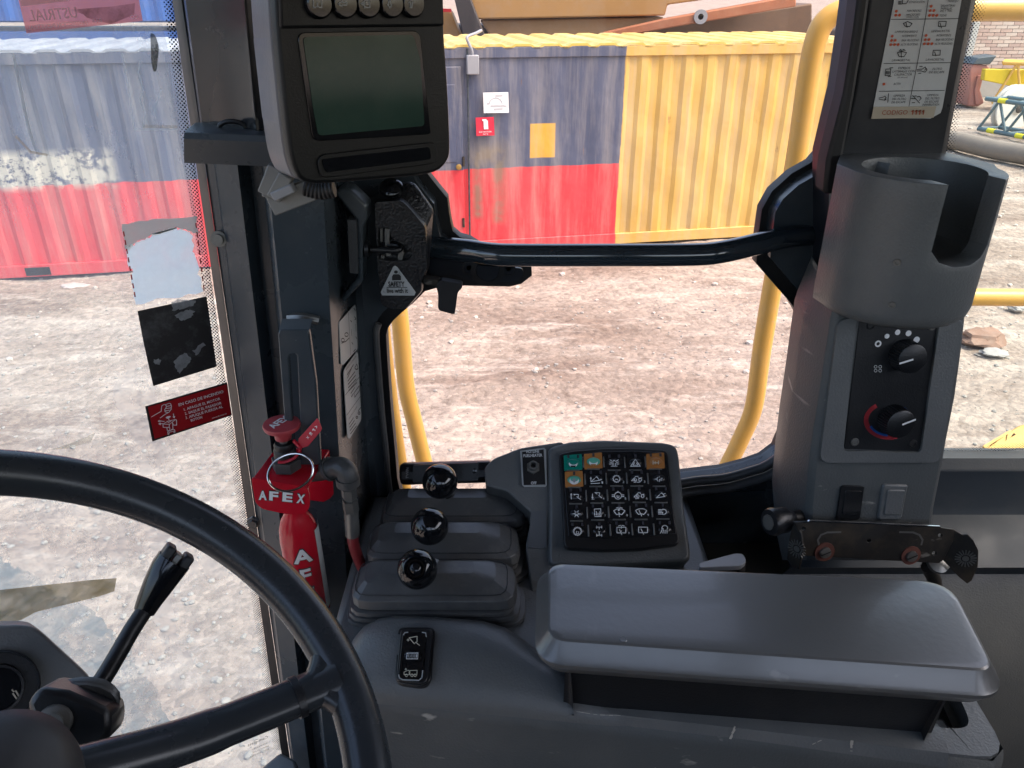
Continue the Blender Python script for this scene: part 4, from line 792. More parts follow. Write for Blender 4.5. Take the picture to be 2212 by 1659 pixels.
pxslab('lever', q('Y8', (925, 1085), (1100, 1105), (1095, 1180), (925, 1150)), PY(.815), .012, M['dirtysteel'], la, bevel=.001)
A = PY(.80).ats(q('Y8', (1065, 1165), (1105, 1110), (1335, 1150), (1340, 1185), (1290, 1235), (1262, 1450), (1245, 1464), (1100, 1425), (1085, 1395), (1088, 1260)))
MB().slab(rnd(A, .003, 3), (0, .012, 0)).build('pull_tab', M['black'], la, bevel=.003)
hp = thing('hinge_plate', 'dark navy plate with two holes below the grab bar', 'plate', Y((1050, 600), .87)); PH = PY(.870)
ho = q('Y8', (1000, 880), (1200, 905), (1560, 960), (1960, 985), (1975, 1040), (1940, 1095), (1890, 1122), (1600, 1130), (1400, 1110), (1320, 1080), (1230, 1045), (1050, 1075), (990, 1090))
hol = [rnd(PH.ats(q('Y8', *[(cx_ + rr * math.cos(t * .5236), cy_ + rr * .95 * math.sin(t * .5236)) for t in range(12)])), .0005, 1) for cx_, cy_, rr in ((1405, 982, 25), (1818, 996, 25))]
plate('plate', rnd(PH.ats(ho), .004, 3), hol, PH, .004, M['navy_dark'], hp, bevel=.001)
for cx_, cy_ in ((1405, 982), (1818, 996)): MB().lathe(Y(q('Y8', (cx_, cy_))[0], .8705), (0, -1, 0), [(.0085, 0), (.0085, .001), (.0065, .0012), (.0062, 0)], 20).build('bushing', M['black'], hp)
MB().lathe(Y(q('Y8', (1600, 1000))[0], .871), (0, -1, 0), [(.020, 0), (.020, .0015), (.014, .002), (.013, 0)], 24).build('boss', M['black'], hp)

# ------------------------------------------------------------------ steering wheel
WC = Vector((-.28023, .28901, EYE - .38613)); a_, b__ = .55902, -.1002
WN = Vector((math.sin(a_) * math.cos(b__), math.sin(a_) * math.sin(b__), math.cos(a_))); E1 = WN.cross(Vector((0, 1, 0))).normalized(); E2 = WN.cross(E1)
wh = thing('steering_wheel', 'black steering wheel cut off by the lower left corner', 'steering wheel', WC - WN * .1)
cp = lambda t, r=.22: WC + E1 * (r * math.cos(t)) + E2 * (r * math.sin(t))
MB().tube([cp(i * 2 * math.pi / 96) for i in range(96)], .0170, 20, closed=True).build('rim', M['wheel'], wh, ang=70)
def pxof(P):
    d = P - CAM; dep = d.y * CT - d.z * ST; up_ = d.y * ST + d.z * CT; return CXP + FPX * d.x / dep, CYP - FPX * up_ / dep
tb = min((i * .01 for i in range(628)), key=lambda t: (pxof(cp(t))[0] - 735) ** 2 + (pxof(cp(t))[1] - 1470) ** 2)
hubc = WC - WN * .035
for k in range(3):
    t = tb + k * 2 * math.pi / 3; d = (cp(t) - WC).normalized(); pts = [hubc + d * .01, hubc + d * .10, WC - WN * .022 + d * .155, WC - WN * .010 + d * .190, WC + d * .214]
    MB().tube(spline(pts, 5), [.0170] * 8 + [.0160] * 8 + [.0160, .0165, .017, .018, .019], 16, flat=.8).build('spoke', M['wheel'], wh, ang=70)
    q0 = hubc + d * .155 + WN * .012; MB().tube(spline([WC - WN * .011 + d * .188, WC - WN * .013 + d * .183]), .0172, 16, flat=.82).build('joint_ring', M['black'], wh, ang=70)
    for sgn in (-1, 1):    # webs that flare the spoke into the rim
        MB().tube(spline([WC - WN * .008 + d * .185, WC - WN * .003 + d * .203 + (cp(t + sgn * .06) - cp(t)) * .5, cp(t + sgn * .13, .219)], 5), [.010] * 5 + [.011] * 5 + [.010], 12).build('web', M['wheel'], wh, ang=70)
MB().lathe(hubc - WN * .02, WN, [(.030, -.03), (.040, 0), (.043, .018), (.042, .035), (.036, .048), (.022, .056), (.0001, .058)], 32).build('hub', mat('hub_rubber', (.035, .034, .034), .55, var=.3, vs_=18, bump=.15, bs=120), wh, ang=60)
MB().tube([hubc - WN * .05, hubc - WN * .32 + Vector((-.05, 0, 0))], .03, 18).build('column', M['black'], wh)

# ------------------------------------------------------------------ dash and column stalk
ds_ = thing('instrument_dash', 'grey instrument dash with a round gauge behind the steering wheel', 'dash', Y((20, 1560), .47)); PD = Plane(Y((60, 1440), .50), (.55, -.62, .56))
outl = rnd(PD.ats([(-140, 1352), (62, 1347), (84, 1358), (190, 1455), (198, 1468), (192, 1500), (90, 1600), (-140, 1620)]), .012)
MB().loft([[p - PD.n * .09 for p in outl], [p - PD.n * .008 for p in outl], [PD.o + (p - PD.o) * .96 for p in outl]]).build('panel', M['plastic'], ds_, bevel=.004)
gc = PD.off(.001).at((-8, 1490)); rr_ = (PD.at((88, 1478)) - PD.at((-8, 1490))).length
MB().lathe(gc, PD.n, [(rr_, -.002), (rr_, .004), (rr_ * .96, .006), (rr_ * .93, .001), (rr_ * .64, .0), (rr_ * .62, .005), (rr_ * .56, .005), (rr_ * .55, -.001)], 48).build('gauge_ring', M['black'], ds_)
MB().lathe(gc, PD.n, [(rr_ * .55, .0005), (rr_ * .55, .0012)], 40).build('gauge_face', M['blackgloss'], ds_)
mb = MB(); PG = PD.off(.003)
for ln in ([(28, 1498), (36, 1510)], [(34, 1492), (42, 1506)], [(26, 1490), (30, 1494)]): mb.ribbon(PG, PG.ats(ln), .0012, .0005)
mb.build('gauge_print', M['tape'], ds_)
cs_ = thing('column_stalk', 'black column lever with a slotted grip beside the steering wheel', 'lever', Y((160, 1590), .40))
H = q('Y1', (155, 1262), (240, 1155), (420, 1180), (560, 1240), (685, 1300), (690, 1440), (640, 1520), (560, 1560), (380, 1610), (250, 1500)); PHs = Plane(Y((150, 1530), .385), (.25, -.75, .6))
hs = PHs.ats(H); MB().loft([[p - PHs.n * .05 for p in hs], [p for p in hs]]).build('housing', M['black'], cs_, bevel=.006)
c = PHs.at(q('Y1', (340, 1372))[0]); MB().lathe(c, PHs.n, [(.012, 0), (.011, .003), (.007, .004), (.007, .007), (.003, .007), (.003, .004)], 20).build('bolt', M['zinc'], cs_)
bo = [Y(p, y_) for p, y_ in zip(q('Y1', (470, 1290), (505, 1240), (545, 1200), (590, 1168)), (.405, .415, .425, .432))]
MB().tube(spline(bo, 6), [.030, .031, .028, .030, .026, .028, .029, .025, .026, .021, .022, .022, .018, .019, .014, .015, .012, .011, .010], 18, flat=.65).build('gaiter', M['rubber'], cs_, ang=60)
sp_ = [Y(p, y_) for p, y_ in zip(q('Y1', (575, 1190), (640, 1105), (725, 965), (820, 800), (905, 670)), (.440, .450, .468, .488, .505))]
MB().tube(spline(sp_, 6), .0072, 16).build('rod', M['black'], cs_, ang=70)
g0 = [Y(p, y_) for p, y_ in zip(q('Y1', (898, 685), (930, 620), (985, 520), (1045, 420), (1085, 365)), (.505, .51, .517, .525, .53))]
MB().tube(g0, [.0090, .0105, .0130, .0148, .0150], 18).build('grip', M['blackgloss'], cs_, ang=50)
ax_ = (g0[-1] - g0[-2]).normalized(); sd_ = ax_.cross(Vector((.3, -1, .2))).normalized(); dd = ax_.cross(sd_)
for s_ in (-1, 1): MB().box(g0[-1] + ax_ * .004 + sd_ * (.0085 * s_), (.0045, .009, .006), (sd_, dd, ax_)).build('grip_tip', M['black'], cs_, bevel=.002)
MB().box(g0[-1] + ax_ * .003, (.003, .007, .004), (sd_, dd, ax_)).build('tip_button', M['galv'], cs_, bevel=.001)
fg = MB().slab(PZ(-1.0).ats([(560, 1660), (605, 1622), (640, 1640), (660, 1720), (540, 1720)]), (0, 0, -.05)).build('floor_corner_trim', M['plastic'], cab, bevel=.006)

# ------------------------------------------------------------------ fire suppression actuator
fe = thing('fire_actuator', 'red fire suppression cylinder and bracket with push knob on the front pillar', 'fire extinguisher', Y((690, 1290), .70))
YF = .670; PF = Plane(Y((610, 1080), YF), (.08, -1, .10)); fro = q('Y2', (88, 618), (100, 606), (520, 680), (532, 700), (545, 780), (538, 850), (495, 890), (370, 890), (175, 850), (118, 800))
A = PF.ats(fro); ztop = A[1].z
MB().slab(rnd(A, .004, 3), -PF.n * .003).build('bracket_front', M['red'], fe, bevel=.001)
TP = Plane(PF.at(q('Y2', (300, 640))[0]), (0, .04, 1)); tp = [PF.at(fro[1]), PF.at(fro[2])] + TP.ats(q('Y2', (690, 395), (280, 368)))
MB().slab(tp, (0, 0, -.003)).build('bracket_top', M['red'], fe, bevel=.001)
yb = tp[2].y; bk_ = [tp[3], tp[2]] + PY(yb + .002).ats(q('Y2', (722, 620), (726, 735), (700, 770), (650, 796), (545, 782), (400, 700)))
MB().slab(bk_, (0, .003, 0)).build('bracket_back', M['red'], fe, bevel=.001)
for i, (ch, x0, x1, y0, y1) in enumerate((('A', 148, 210, 768, 772), ('F', 228, 298, 772, 778), ('E', 330, 408, 780, 788), ('X', 440, 502, 792, 800))):
    text(ch, q('Y2', (x0 - 6, y0 + 5))[0], q('Y2', (x1 + 6, y1 + 5))[0], PF, M['ink'], fe, h=20.5, lift=.0006, bold=.05)
    text(ch, q('Y2', (x0, y0))[0], q('Y2', (x1, y1))[0], PF, M['white'], fe, h=18, lift=.0012, bold=.04)
ctr = lambda px, y_=.70: Y(q('Y2', px)[0], y_)
dwn = (ctr((560, 1600), .71) - ctr((455, 1000), .70)); axd = dwn.normalized(); c0 = ctr((452, 1000), .70)
MB().lathe(c0, axd, [(.008, -.060), (.009, -.032), (.0125, -.023), (.0175, -.014), (.0208, -.002), (.0222, .014), (.0222, .125), (.016, .138)], 32).build('cylinder', M['red'], fe, ang=60)
# vertical lettering on the cylinder
toC = (CAM - c0); toC = (toC - axd * toC.dot(axd)).normalized(); side = axd.cross(toC)
def cyl_text(ch, along, ang, m_, h, rr, bold):
    cu = bpy.data.curves.new('t', 'FONT'); cu.body = ch; cu.size = 1; cu.offset = bold; o = bpy.data.objects.new('t', cu); SC.collection.objects.link(o)
    me = bpy.data.meshes.new_from_object(o.evaluated_get(bpy.context.evaluated_depsgraph_get())); bpy.data.objects.remove(o); bpy.data.curves.remove(cu)
    bm = bmesh.new(); bm.from_mesh(me); bmesh.ops.triangulate(bm, faces=bm.faces); bmesh.ops.subdivide_edges(bm, edges=bm.edges, cuts=2); bm.to_mesh(me); bm.free()
    xm = sum((max(v.co.x for v in me.vertices), min(v.co.x for v in me.vertices))) / 2
    for v in me.vertices:
        th_ = ang - (v.co.x - xm) * h / .0222; al = along - (v.co.y - .35) * h
        v.co = c0 + axd * al + (toC * math.cos(th_) + side * math.sin(th_)) * rr
    link('lettering', me, m_, fe)
for i, ch in enumerate('AFEX'):
    cyl_text(ch, .022 + i * .030, .02, M['ink'], .030, .0225, .055); cyl_text(ch, .022 + i * .030, .02, M['white'], .028, .0228, .03)
mb = MB(); R_ = .0225; th0 = -.62
mb.loft([[c0 + axd * al + (toC * math.cos(t) + side * math.sin(t)) * R_ for t in np.linspace(-.85, -1.75, 8)] for al in (-.005, .12)], closed=False); mb.build('data_label', M['label'], fe)
# knob, rubber collar, nut
kc = ctr((325, 195), .70); up3 = Vector((.03, 0, 1)).normalized(); kn = MB().lathe(kc, up3, [(.0085, -.016), (.0095, -.006), (.0120, -.0035), (.0185, -.003), (.0195, .000), (.0188, .002), (.0001, .0028)], 36).build('push_knob', M['redknob'], fe, ang=50)
PKt = Plane(kc + up3 * .0029, up3); text('AFEX', q('Y2', (262, 226))[0], q('Y2', (396, 140))[0], PKt, M['white'], kn, h=9, lift=.0005, bold=.03)
MB().lathe(kc, up3, [(.0045, -.030), (.0045, -.015)], 14).build('stem', M['zinc'], fe)
MB().lathe(kc, up3, [(.0118, -.042), (.0118, -.030), (.0105, -.028), (.0110, -.024), (.0095, -.021), (.004, -.021)], 24).build('rubber_collar', M['seal'], fe)
MB().lathe(kc, up3, [(.0155, -.053), (.0155, -.041), (.010, -.041)], 6).build('hex_nut', M['iron'], fe)
rc = ctr((395, 560), .665); rn = (Vector((.15, -.75, .65))).normalized(); r1 = rn.cross(Vector((0, 0, 1))).normalized(); r2 = rn.cross(r1); tl = .35
pts = [rc + r1 * (.0225 * math.cos(t)) * 1.0 + r2 * (.0190 * math.sin(t)) + r1 * (.003 * math.sin(t)) for t in np.linspace(0, 2 * math.pi, 40, endpoint=False)]
MB().tube(pts, .0011, 8, closed=True).build('pull_ring', M['chrome'], fe); MB().tube([p + rn * .0024 + r2 * .0006 for p in pts], .0011, 8, closed=True).build('pull_ring', M['chrome'], fe)
PTg = Plane(ctr((540, 270), .69), (-.15, -1, .25)); tgp = pxslab('seal_tag', q('Y2', (600, 142), (612, 160), (637, 225), (630, 240), (530, 360), (480, 375), (450, 345), (455, 300)), PTg, .0012, M['redtag'], fe, bevel=.0003)
for ch, a, b2 in (('A', (580, 205), (600, 222)), ('F', (562, 232), (582, 247)), ('E', (538, 260), (558, 275)), ('X', (514, 290), (534, 304))): text(ch, q('Y2', a)[0], q('Y2', b2)[0], PTg, M['white'], tgp, h=4.5, bold=.03)
MB().tube(spline([ctr(p, .688) for p in ((415, 315), (450, 350), (470, 375), (450, 420), (415, 455), (350, 480), (300, 482))], 5), .0028, 10, flat=.5).build('tag_tail', M['redtag'], fe)
# elbow, fittings, hose
el = [ctr(p, y_) for p, y_ in (((560, 570), .715), ((640, 560), .712), ((700, 535), .708), ((770, 520), .704), ((820, 545), .70), ((840, 590), .698), ((842, 650), .698))]
MB().tube(spline(el, 5), [.0095] * 8 + [.0118] * 4 + [.0114] * 12 + [.0114] * 7, 18).build('elbow', M['iron'], fe, ang=60)
MB().tube([el[2] + (el[1] - el[2]) * .15, el[2] + (el[3] - el[2]) * .15], .0136, 18).build('elbow_collar', M['iron'], fe); MB().tube([el[6] + Vector((0, 0, .008)), el[6] + Vector((0, 0, -.001))], .0128, 18).build('elbow_collar', M['iron'], fe)
f0, f1_ = el[6], ctr((865, 860), .70); fd_ = (f1_ - f0)
MB().lathe(f0, fd_, [(.007, 0), (.007, .006), (.0085, .006), (.0085, .018), (.0062, .019), (.0062, .022), (.0088, .022), (.0088, .036), (.0068, .044)], 6).build('hex_fitting', M['galv'], fe)
MB().lathe(f1_, (ctr((875, 1050), .70) - f1_), [(.0070, -.002), (.0080, .002), (.0080, (ctr((875, 1050), .70) - f1_).length), (.006, (ctr((875, 1050), .70) - f1_).length + .001)], 14).build('ferrule', M['galv'], fe)
MB().tube(spline([ctr(p, y_) for p, y_ in (((872, 1030), .70), ((880, 1100), .70), ((905, 1190), .705), ((950, 1300), .71), ((1010, 1400), .715), ((1090, 1520), .72))], 6), .0064, 16).build('hose', M['hose'], fe, ang=60)

# ------------------------------------------------------------------ right-hand console
con = thing('control_console', 'grey moulded plastic control console under the armrest', 'console', (.15, .55, EYE - 1.25))
FA, FB = Vector((-.16, .5442, EYE - .62)), Vector((.452, .466, EYE - .62)); CDr = (FB - FA).normalized(); CNr = Vector((-CDr.y, CDr.x, 0))    # CNr points away from the operator
PT = PZ(-.62)
hole = [(1200, 1425), (1201, 1470), (1217, 1485), (1253, 1496), (1461, 1515.5), (1728, 1540), (2031, 1572), (2082, 1574), (2096, 1560), (2079, 1520)]
hp3 = PT.ats(hole); hp3 += [hp3[-1] + CNr * .05, hp3[0] + CNr * .05]
back = [FB + CNr * .13, FA + CDr * .33 + CNr * .13, FA + CDr * .20 + CNr * .05]
edge = [FA + CDr * .17, FB]
topring = rnd([FA + CDr * .16, FB, FB + CNr * .145 - CDr * .012, FA + CDr * .16 + CNr * .145], [.002, .03, .03, .002])
plate('rear_top', topring, [rnd(hp3, .012)], PT, .022, M['plastic'], con, bevel=.006)
MB().slab([p + Vector((0, 0, -.035)) for p in hp3] , (0, 0, -.01)).build('tray', M['plastic'], con)
MB().slab([FB - CDr * .12 + CNr * .01 + Vector((0, 0, -.036)), FB - CDr * .025 + CNr * .01 + Vector((0, 0, -.036)), FB - CDr * .03 + CNr * .06 + Vector((0, 0, -.036)), FB - CDr * .12 + CNr * .07 + Vector((0, 0, -.036))], (0, 0, .013)).build('tray_floor', M['plastic'], con, bevel=.004)
bc_ = PZ(-.640).at((1962, 1546)); MB().lathe(bc_ + Vector((0, 0, -.003)), UP, [(.020, 0), (.016, .001), (.010, .002), (.009, .006), (.006, .009), (.0001, .010)], 16).build('screw', M['black'], con)
# near side wall below the rounded edge
rowsw = []
for dn, dz in ((.0, -.004), (-.005, -.011), (-.007, -.02), (-.004, -.12), (.02, -.60)): rowsw.append([FA + CNr * dn + Vector((0, 0, dz)), FA + CDr * .3 + CNr * dn + Vector((0, 0, dz)), FB - CDr * .015 + CNr * dn + Vector((0, 0, dz)), FB + CNr * (dn + .015) + Vector((0, 0, dz)), FB + CNr * .14 - CDr * .012 + Vector((0, 0, dz))])
MB().loft(rowsw, closed=False).build('side_wall', M['plastic_scuffed'], con, ang=50)
# hump with the rocker switch: from the crest in front of the levers down to the edge
crest = [(742, 1420), (762, 1385), (782, 1362), (815, 1345), (850, 1339), (940, 1342), (1040, 1350), (1090, 1364), (1130, 1390), (1165, 1418), (1215, 1452), (1290, 1492)]
edge_px = [(742, 1478), (775, 1487), (800, 1490), (840, 1494), (890, 1499), (950, 1505), (1030, 1513), (1090, 1519), (1140, 1524), (1180, 1528), (1230, 1533), (1310, 1541)]
rail_c = [(1335, 1503), (1461, 1516), (1600, 1528), (1728, 1540), (1900, 1558), (2031, 1571)]; rail_e = [(1350, 1546), (1475, 1560), (1612, 1575), (1740, 1590), (1915, 1611), (2050, 1627)]
cr = [Y(p, y_) for p, y_ in zip(crest, (.585, .595, .598, .60, .60, .60, .597, .594, .586, .575, .560, .555))]
cr += [PZ(-.617).at(p) for p in rail_c]; eg = [PZ(-.616).at(p) for p in edge_px] + [PZ(-.617 - .0002 * i).at(p) for i, p in enumerate(rail_e)]; rows_ = []
for t in np.linspace(0, 1, 7): rows_.append([a + (b_ - a) * t + Vector((0, 0, (.012 if i < 10 else .006 if i < 12 else .0015) * math.sin(math.pi * t))) for i, (a, b_) in enumerate(zip(cr, eg))])
rows_ = [[p + Vector((0, .018, -.03)) for p in cr], [p + Vector((0, .010, -.004)) for p in cr]] + rows_ + [[p + CNr * -.004 + Vector((0, 0, -.012)) for p in eg], [p + CNr * -.003 + Vector((0, 0, -.10)) for p in eg]]
MB().loft(rows_, closed=False).build('switch_hump', M['plastic'], con, ang=60)
# lever bed and left side
MB().slab([Vector((-.195, .585, EYE - .612)), Vector((.24, .57, EYE - .612)), Vector((.24, .868, EYE - .612)), Vector((-.195, .868, EYE - .612))], (0, 0, -.09)).build('lever_bed', M['plastic'], con, bevel=.01)
KP_B, KP_T = Vector((.13, .70, EYE - .573)), Vector((.13, .80, EYE - .495)); KN = Vector((0, -.615, .7886)); PKP = Plane(KP_B, KN)
PHo = PKP.off(-.010)
ho1 = rnd(PHo.ats(q('Y4', (425, 215), (640, 150), (1000, 132), (1650, 158), (1755, 185), (1785, 260), (1850, 900), (1915, 1340), (1890, 1400), (700, 1440), (430, 1440), (440, 900))), .008)
MB().loft([[p - KN * .07 for p in ho1], [p - KN * .004 for p in ho1], [PHo.at((1330, 1080)) + (p - PHo.at((1330, 1080))) * .97 for p in ho1]]).build('keypad_housing', M['plastic'], con, bevel=.005)
PHo2 = PKP.off(-.016); ho2 = rnd(PHo2.ats([(1045, 1012), (1066, 990), (1125, 967), (1218, 953), (1225, 1030), (1225, 1250), (1150, 1290), (1135, 1180), (1150, 1110), (1095, 1060), (1050, 1050)]), .006)
MB().loft([[p - KN * .07 for p in ho2], [p for p in ho2]]).build('switch_shoulder', M['plastic'], con, bevel=.006)
pxslab('smooth_insert', q('Y3', (1640, 660), (1760, 650), (1765, 935), (1740, 950), (1620, 940)), PKP.off(-.014), .004, M['greymetal'] if False else mat('smooth_grey', (.10, .11, .12), .35), con, r=.003)
# ------------------------------------------------------------------ keypad
kp = thing('switch_keypad', 'square black membrane keypad with rows of symbol buttons', 'keypad', PKP.at((1330, 1190)))
kf = rnd(PKP.ats(q('Y4', (545, 300), (560, 275), (700, 246), (1000, 222), (1300, 220), (1640, 238), (1672, 270), (1740, 900), (1795, 1180), (1775, 1222), (1400, 1272), (1000, 1284), (625, 1262), (595, 1235), (570, 700))), .004, 3)
MB().loft([[p - KN * .012 for p in kf], [p - KN * .002 for p in kf], [PKP.at((1330, 1080)) + (p - PKP.at((1330, 1080))) * .985 for p in kf]]).build('frame', M['black'], kp, bevel=.0015)
kf2 = PKP.off(.0012).ats(q('Y4', (580, 320), (600, 302), (1000, 258), (1300, 250), (1630, 268), (1655, 300), (1760, 1110), (1400, 1145), (1000, 1160), (640, 1140))); MB().slab(kf2, -KN * .002).build('membrane', mat('membrane_black', (.010, .011, .013), .22, var=.2, vs_=60, rvar=.08), kp, bevel=.0005)
KX = [[(690, 375), (900, 360), (1115, 372), (1335, 370), (1545, 360)], [(700, 550), (925, 540), (1140, 535), (1350, 535), (1580, 538)], [(715, 720), (935, 712), (1155, 710), (1375, 705), (1600, 708)], [(725, 898), (945, 888), (1168, 884), (1395, 882), (1620, 878)], [(735, 1080), (960, 1078), (1190, 1068), (1415, 1066), (1640, 1062)]]
def arc(cx_, cy_, r, a0, a1, n=10): return [(cx_ + r * math.cos(R(a0 + (a1 - a0) * i / n)), cy_ + r * math.sin(R(a0 + (a1 - a0) * i / n))) for i in range(n + 1)]
def gear(r=38, n=12): return [(k * math.cos(2 * math.pi * (i + j * .25) / n), k * math.sin(2 * math.pi * (i + j * .25) / n)) for i in range(n) for j, k in ((0, r), (1, r), (2, r * .8), (3, r * .8))] + [(r, 0)]
wip = [(-58, -18), (-30, -34), (0, -38), (30, -34), (58, -18), (28, 22), (0, 16), (-28, 22), (-58, -18)]
sq = [(-46, -30), (46, -30), (46, 28), (-46, 28), (-46, -30)]
bkt = [(-50, 25), (10, -28), (38, 10), (-50, 25)]
loader = [[(-55, 20), (-30, -5), (-15, 20), (-55, 20)], arc(-15, 10, 15, 0, 360), arc(35, 10, 15, 0, 360), [(-30, -5), (-10, -25), (10, -25), (20, -5), (50, -10)]]
IC = [[[], [], [[(-12, 30), (-12, -20), (0, -30), (12, -20), (12, 30)], [(-32, 32), (32, 32)], [(-48, -12), (-24, -6)], [(24, -6), (48, -12)], [(-44, -34), (-22, -20)], [(22, -20), (44, -34)], [(-48, 10), (-24, 8)], [(24, 8), (48, 10)]], [[(-50, 36), (0, -38), (50, 36), (-50, 36)], [(-27, 24), (0, -16), (27, 24), (-27, 24)]], []],
      [[], [bkt, [(38, 10), (60, 0)], [(-50, 44), (40, 40)], [(-52, 20), (-52, -20)], [(-58, -10), (-52, -22), (-46, -10)]], [gear(), [(-10, 12), (0, -14), (10, 12)], [(-6, 4), (6, 4)]], loader + [[(-30, 36), (-5, 33)], [(5, 36), (35, 33)]], [[(-40, 0), (-15, 0)], arc(0, 0, 22, 110, 250), [(5, -26), (5, 26)], [(5, -8), (35, -8)], [(5, 8), (30, 8)]]],
      [[[(-20, -25), (30, -22), (25, 10), (-20, -25)], [(25, 10), (50, 30)], [(-45, 25), (-45, -30)], [(-52, -18), (-45, -32), (-38, -18)]], [[(-20, -35), (30, -32), (25, 0), (-20, -35)], [(25, 0), (50, 20)], [(-45, -20), (-45, 25)], [(-52, 14), (-45, 28), (-38, 14)], [(-50, 34), (-28, 33)]], [arc(0, 0, 36, 0, 360, 16), [(-62, -8), (-36, -8)], [(-62, 8), (-36, 8)], [(36, -8), (62, -8)], [(36, 8), (62, 8)], [(-10, -2), (10, -2), (10, 18), (-10, 18), (-10, -2)], arc(0, -4, 8, 180, 360), [(0, -36), (0, -48)]], loader + [[(-40, 36), (-5, 32)]], [bkt, [(20, -12), (45, -20)]]],
      [[[(-38 * math.cos(k), -38 * math.sin(k)), (38 * math.cos(k), 38 * math.sin(k))] for k in (0, 1.047, 2.094)] + [arc(0, 0, 20, 0, 360, 6)], [[(-34, -40), (30, -42), (34, 38), (-30, 38), (-34, -40)], [(-16, -14), (-10, 0), (-16, 14), (-10, 26)], [(0, -14), (6, 0), (0, 14), (6, 26)], [(16, -14), (22, 0), (16, 14), (22, 26)]], [wip, [(-10, -30), (2, 44)], [(0, -50), (0, 10)], [(-30, -48), (-10, -52)], [(10, -52), (32, -46)]], [wip, [(-22, -20), (6, 40)]], [arc(10, 0, 26, -90, 90) + [(-2, 26), (-2, -26), (10, -26)], [(-46, -22), (-12, -22)], [(-46, -8), (-12, -8)], [(-46, 7), (-12, 7)], [(-46, 22), (-12, 22)]]],
      [[gear(44, 16), [(-12, 0), (12, 0), (12, 22), (-12, 22), (-12, 0)], arc(0, -2, 9, 180, 360)], [[(0, -42), (0, 42)], [(-24, -42), (24, -42)], [(-24, 42), (24, 42)], [(-26, -54), (-26, -30)], [(26, -54), (26, -30)], [(-26, 30), (-26, 54)], [(26, 30), (26, 54)], [(-10, 0), (10, 0)]], [sq, [(-20, -10), (4, 48)], [(0, -44), (0, 14)], [(-30, -44), (-8, -50)], [(8, -50), (30, -44)]], [sq, [(-22, -14), (6, 46)]], [arc(0, -14, 30, 160, 380), [(-30, -8), (30, -6)], [(-30, 4), (-44, 38)], [(-14, 4), (-20, 38)], [(4, 4), (2, 38)], [(22, 4), (24, 38)]]]]
POV = PKP.off(.0042)
for r_ in range(5):
    for c_ in range(5):
        cx_, cy_ = KX[r_][c_]; P = PKP.off(.0012).at(q('Y4', (cx_, cy_ + 5))[0]); colr = {(0, 0): 'green', (0, 1): 'orange', (0, 4): 'orange', (1, 0): 'orange'}.get((r_, c_))
        ax2 = PKP.u; ay2 = PKP.v; dome = 'keydome'
        if colr:
            pxslab('key_film', q('Y4', (cx_ - 98, cy_ - 82 + (0 if r_ else 5)), (cx_ + 88, cy_ - 92), (cx_ + 96, cy_ + 70), (cx_ - 92, cy_ + 84)), PKP.off(.0022), .001, M[colr], kp, r=.0012); dome = {'green': 'green', 'orange': 'dgreen'}[colr] if (r_, c_) != (0, 4) else 'orange'
        prof = [(1.0, 0), (.93, .0012), (.75, .0023), (.4, .0029), (.01, .0031)]; lift = .001 if colr else 0
        key = MB().loft([[P + KN * (h + lift) + ax2 * (.0082 * k * math.cos(t)) + ay2 * (.0052 * k * math.sin(t)) for t in np.linspace(0, 2 * math.pi, 20, endpoint=False)] for k, h in prof]).build('key', M[dome], kp, ang=70)
        mb = MB()
        if (r_, c_) in ((0, 0), (0, 1), (1, 0)):
            sc_ = 1 if (r_, c_) != (1, 0) else 1.1
            mb.slab([POV.at(q('Y4', (cx_ + 45 * sc_ * math.cos(t), cy_ + 12 + 36 * sc_ * math.sin(t)))[0]) for t in np.linspace(0, 2 * math.pi, 16, endpoint=False)], KN * .0006); mb.build('worn_patch', M['white'], key)
            mb = MB(); mb.slab([POV.off(.0009).at(q('Y4', (cx_ + x, cy_ + y))[0]) for x, y in (((-28, 30), (28, 30), (20, 46), (-20, 46)) if r_ == 0 else ((0, -20), (22, 5), (0, 34), (-20, 8)))], KN * .0003); mb.build('worn_mark', M['black'] if (r_, c_) == (0, 0) else M['orange'] if r_ == 0 else M['greymetal'], key)
        elif (r_, c_) == (0, 4):
            for ln in ([(-28, -16), (-28, 22)], [(28, -16), (28, 22)], [(-28, 6), (28, 6)], [(-6, -12), (-6, 18)]): mb.ribbon(POV, POV.ats(q('Y4', *[(cx_ + x, cy_ + 12 + y) for x, y in ln])), .0009, .001)
            mb.build('icon', M['cream'], key)
        else:
            for ln in IC[r_][c_]: mb.ribbon(POV, POV.ats(q('Y4', *[(cx_ + x, cy_ + 6 + y) for x, y in ln])), .00085, 0)
            mb.build('icon', M['white'], key)
        for k in range((1 if (r_ + c_) % 2 else 2)):   # indicator lens
            ex_ = 0 if (r_ + c_) % 2 else (-1 + 2 * k) * 50; p = PKP.off(.0026).at(q('Y4', (cx_ + ex_, cy_ - 66))[0]); MB().box(p, (.0013, .002, .0005), (ax2, ay2, KN)).build('indicator', mat('indicator_lens', (.05, .05, .06), .3) if not bpy.data.materials.get('indicator_lens') else bpy.data.materials['indicator_lens'], kp)
        if r_ < 4: MB().box(PKP.off(.0018).at(q('Y4', (cx_, cy_ + 80))[0]), (.0075, .0008, .0009), (ax2, ay2, KN)).build('divider', M['galv'], kp, bevel=.0004)
        if c_ < 4: 
            x2, y2 = KX[r_][c_ + 1]; MB().box(PKP.off(.0018).at(q('Y4', ((cx_ + x2) / 2, (cy_ + y2) / 2))[0]), (.0008, .0068, .0009), (ax2, ay2, KN)).build('divider', M['galv'], kp, bevel=.0004)
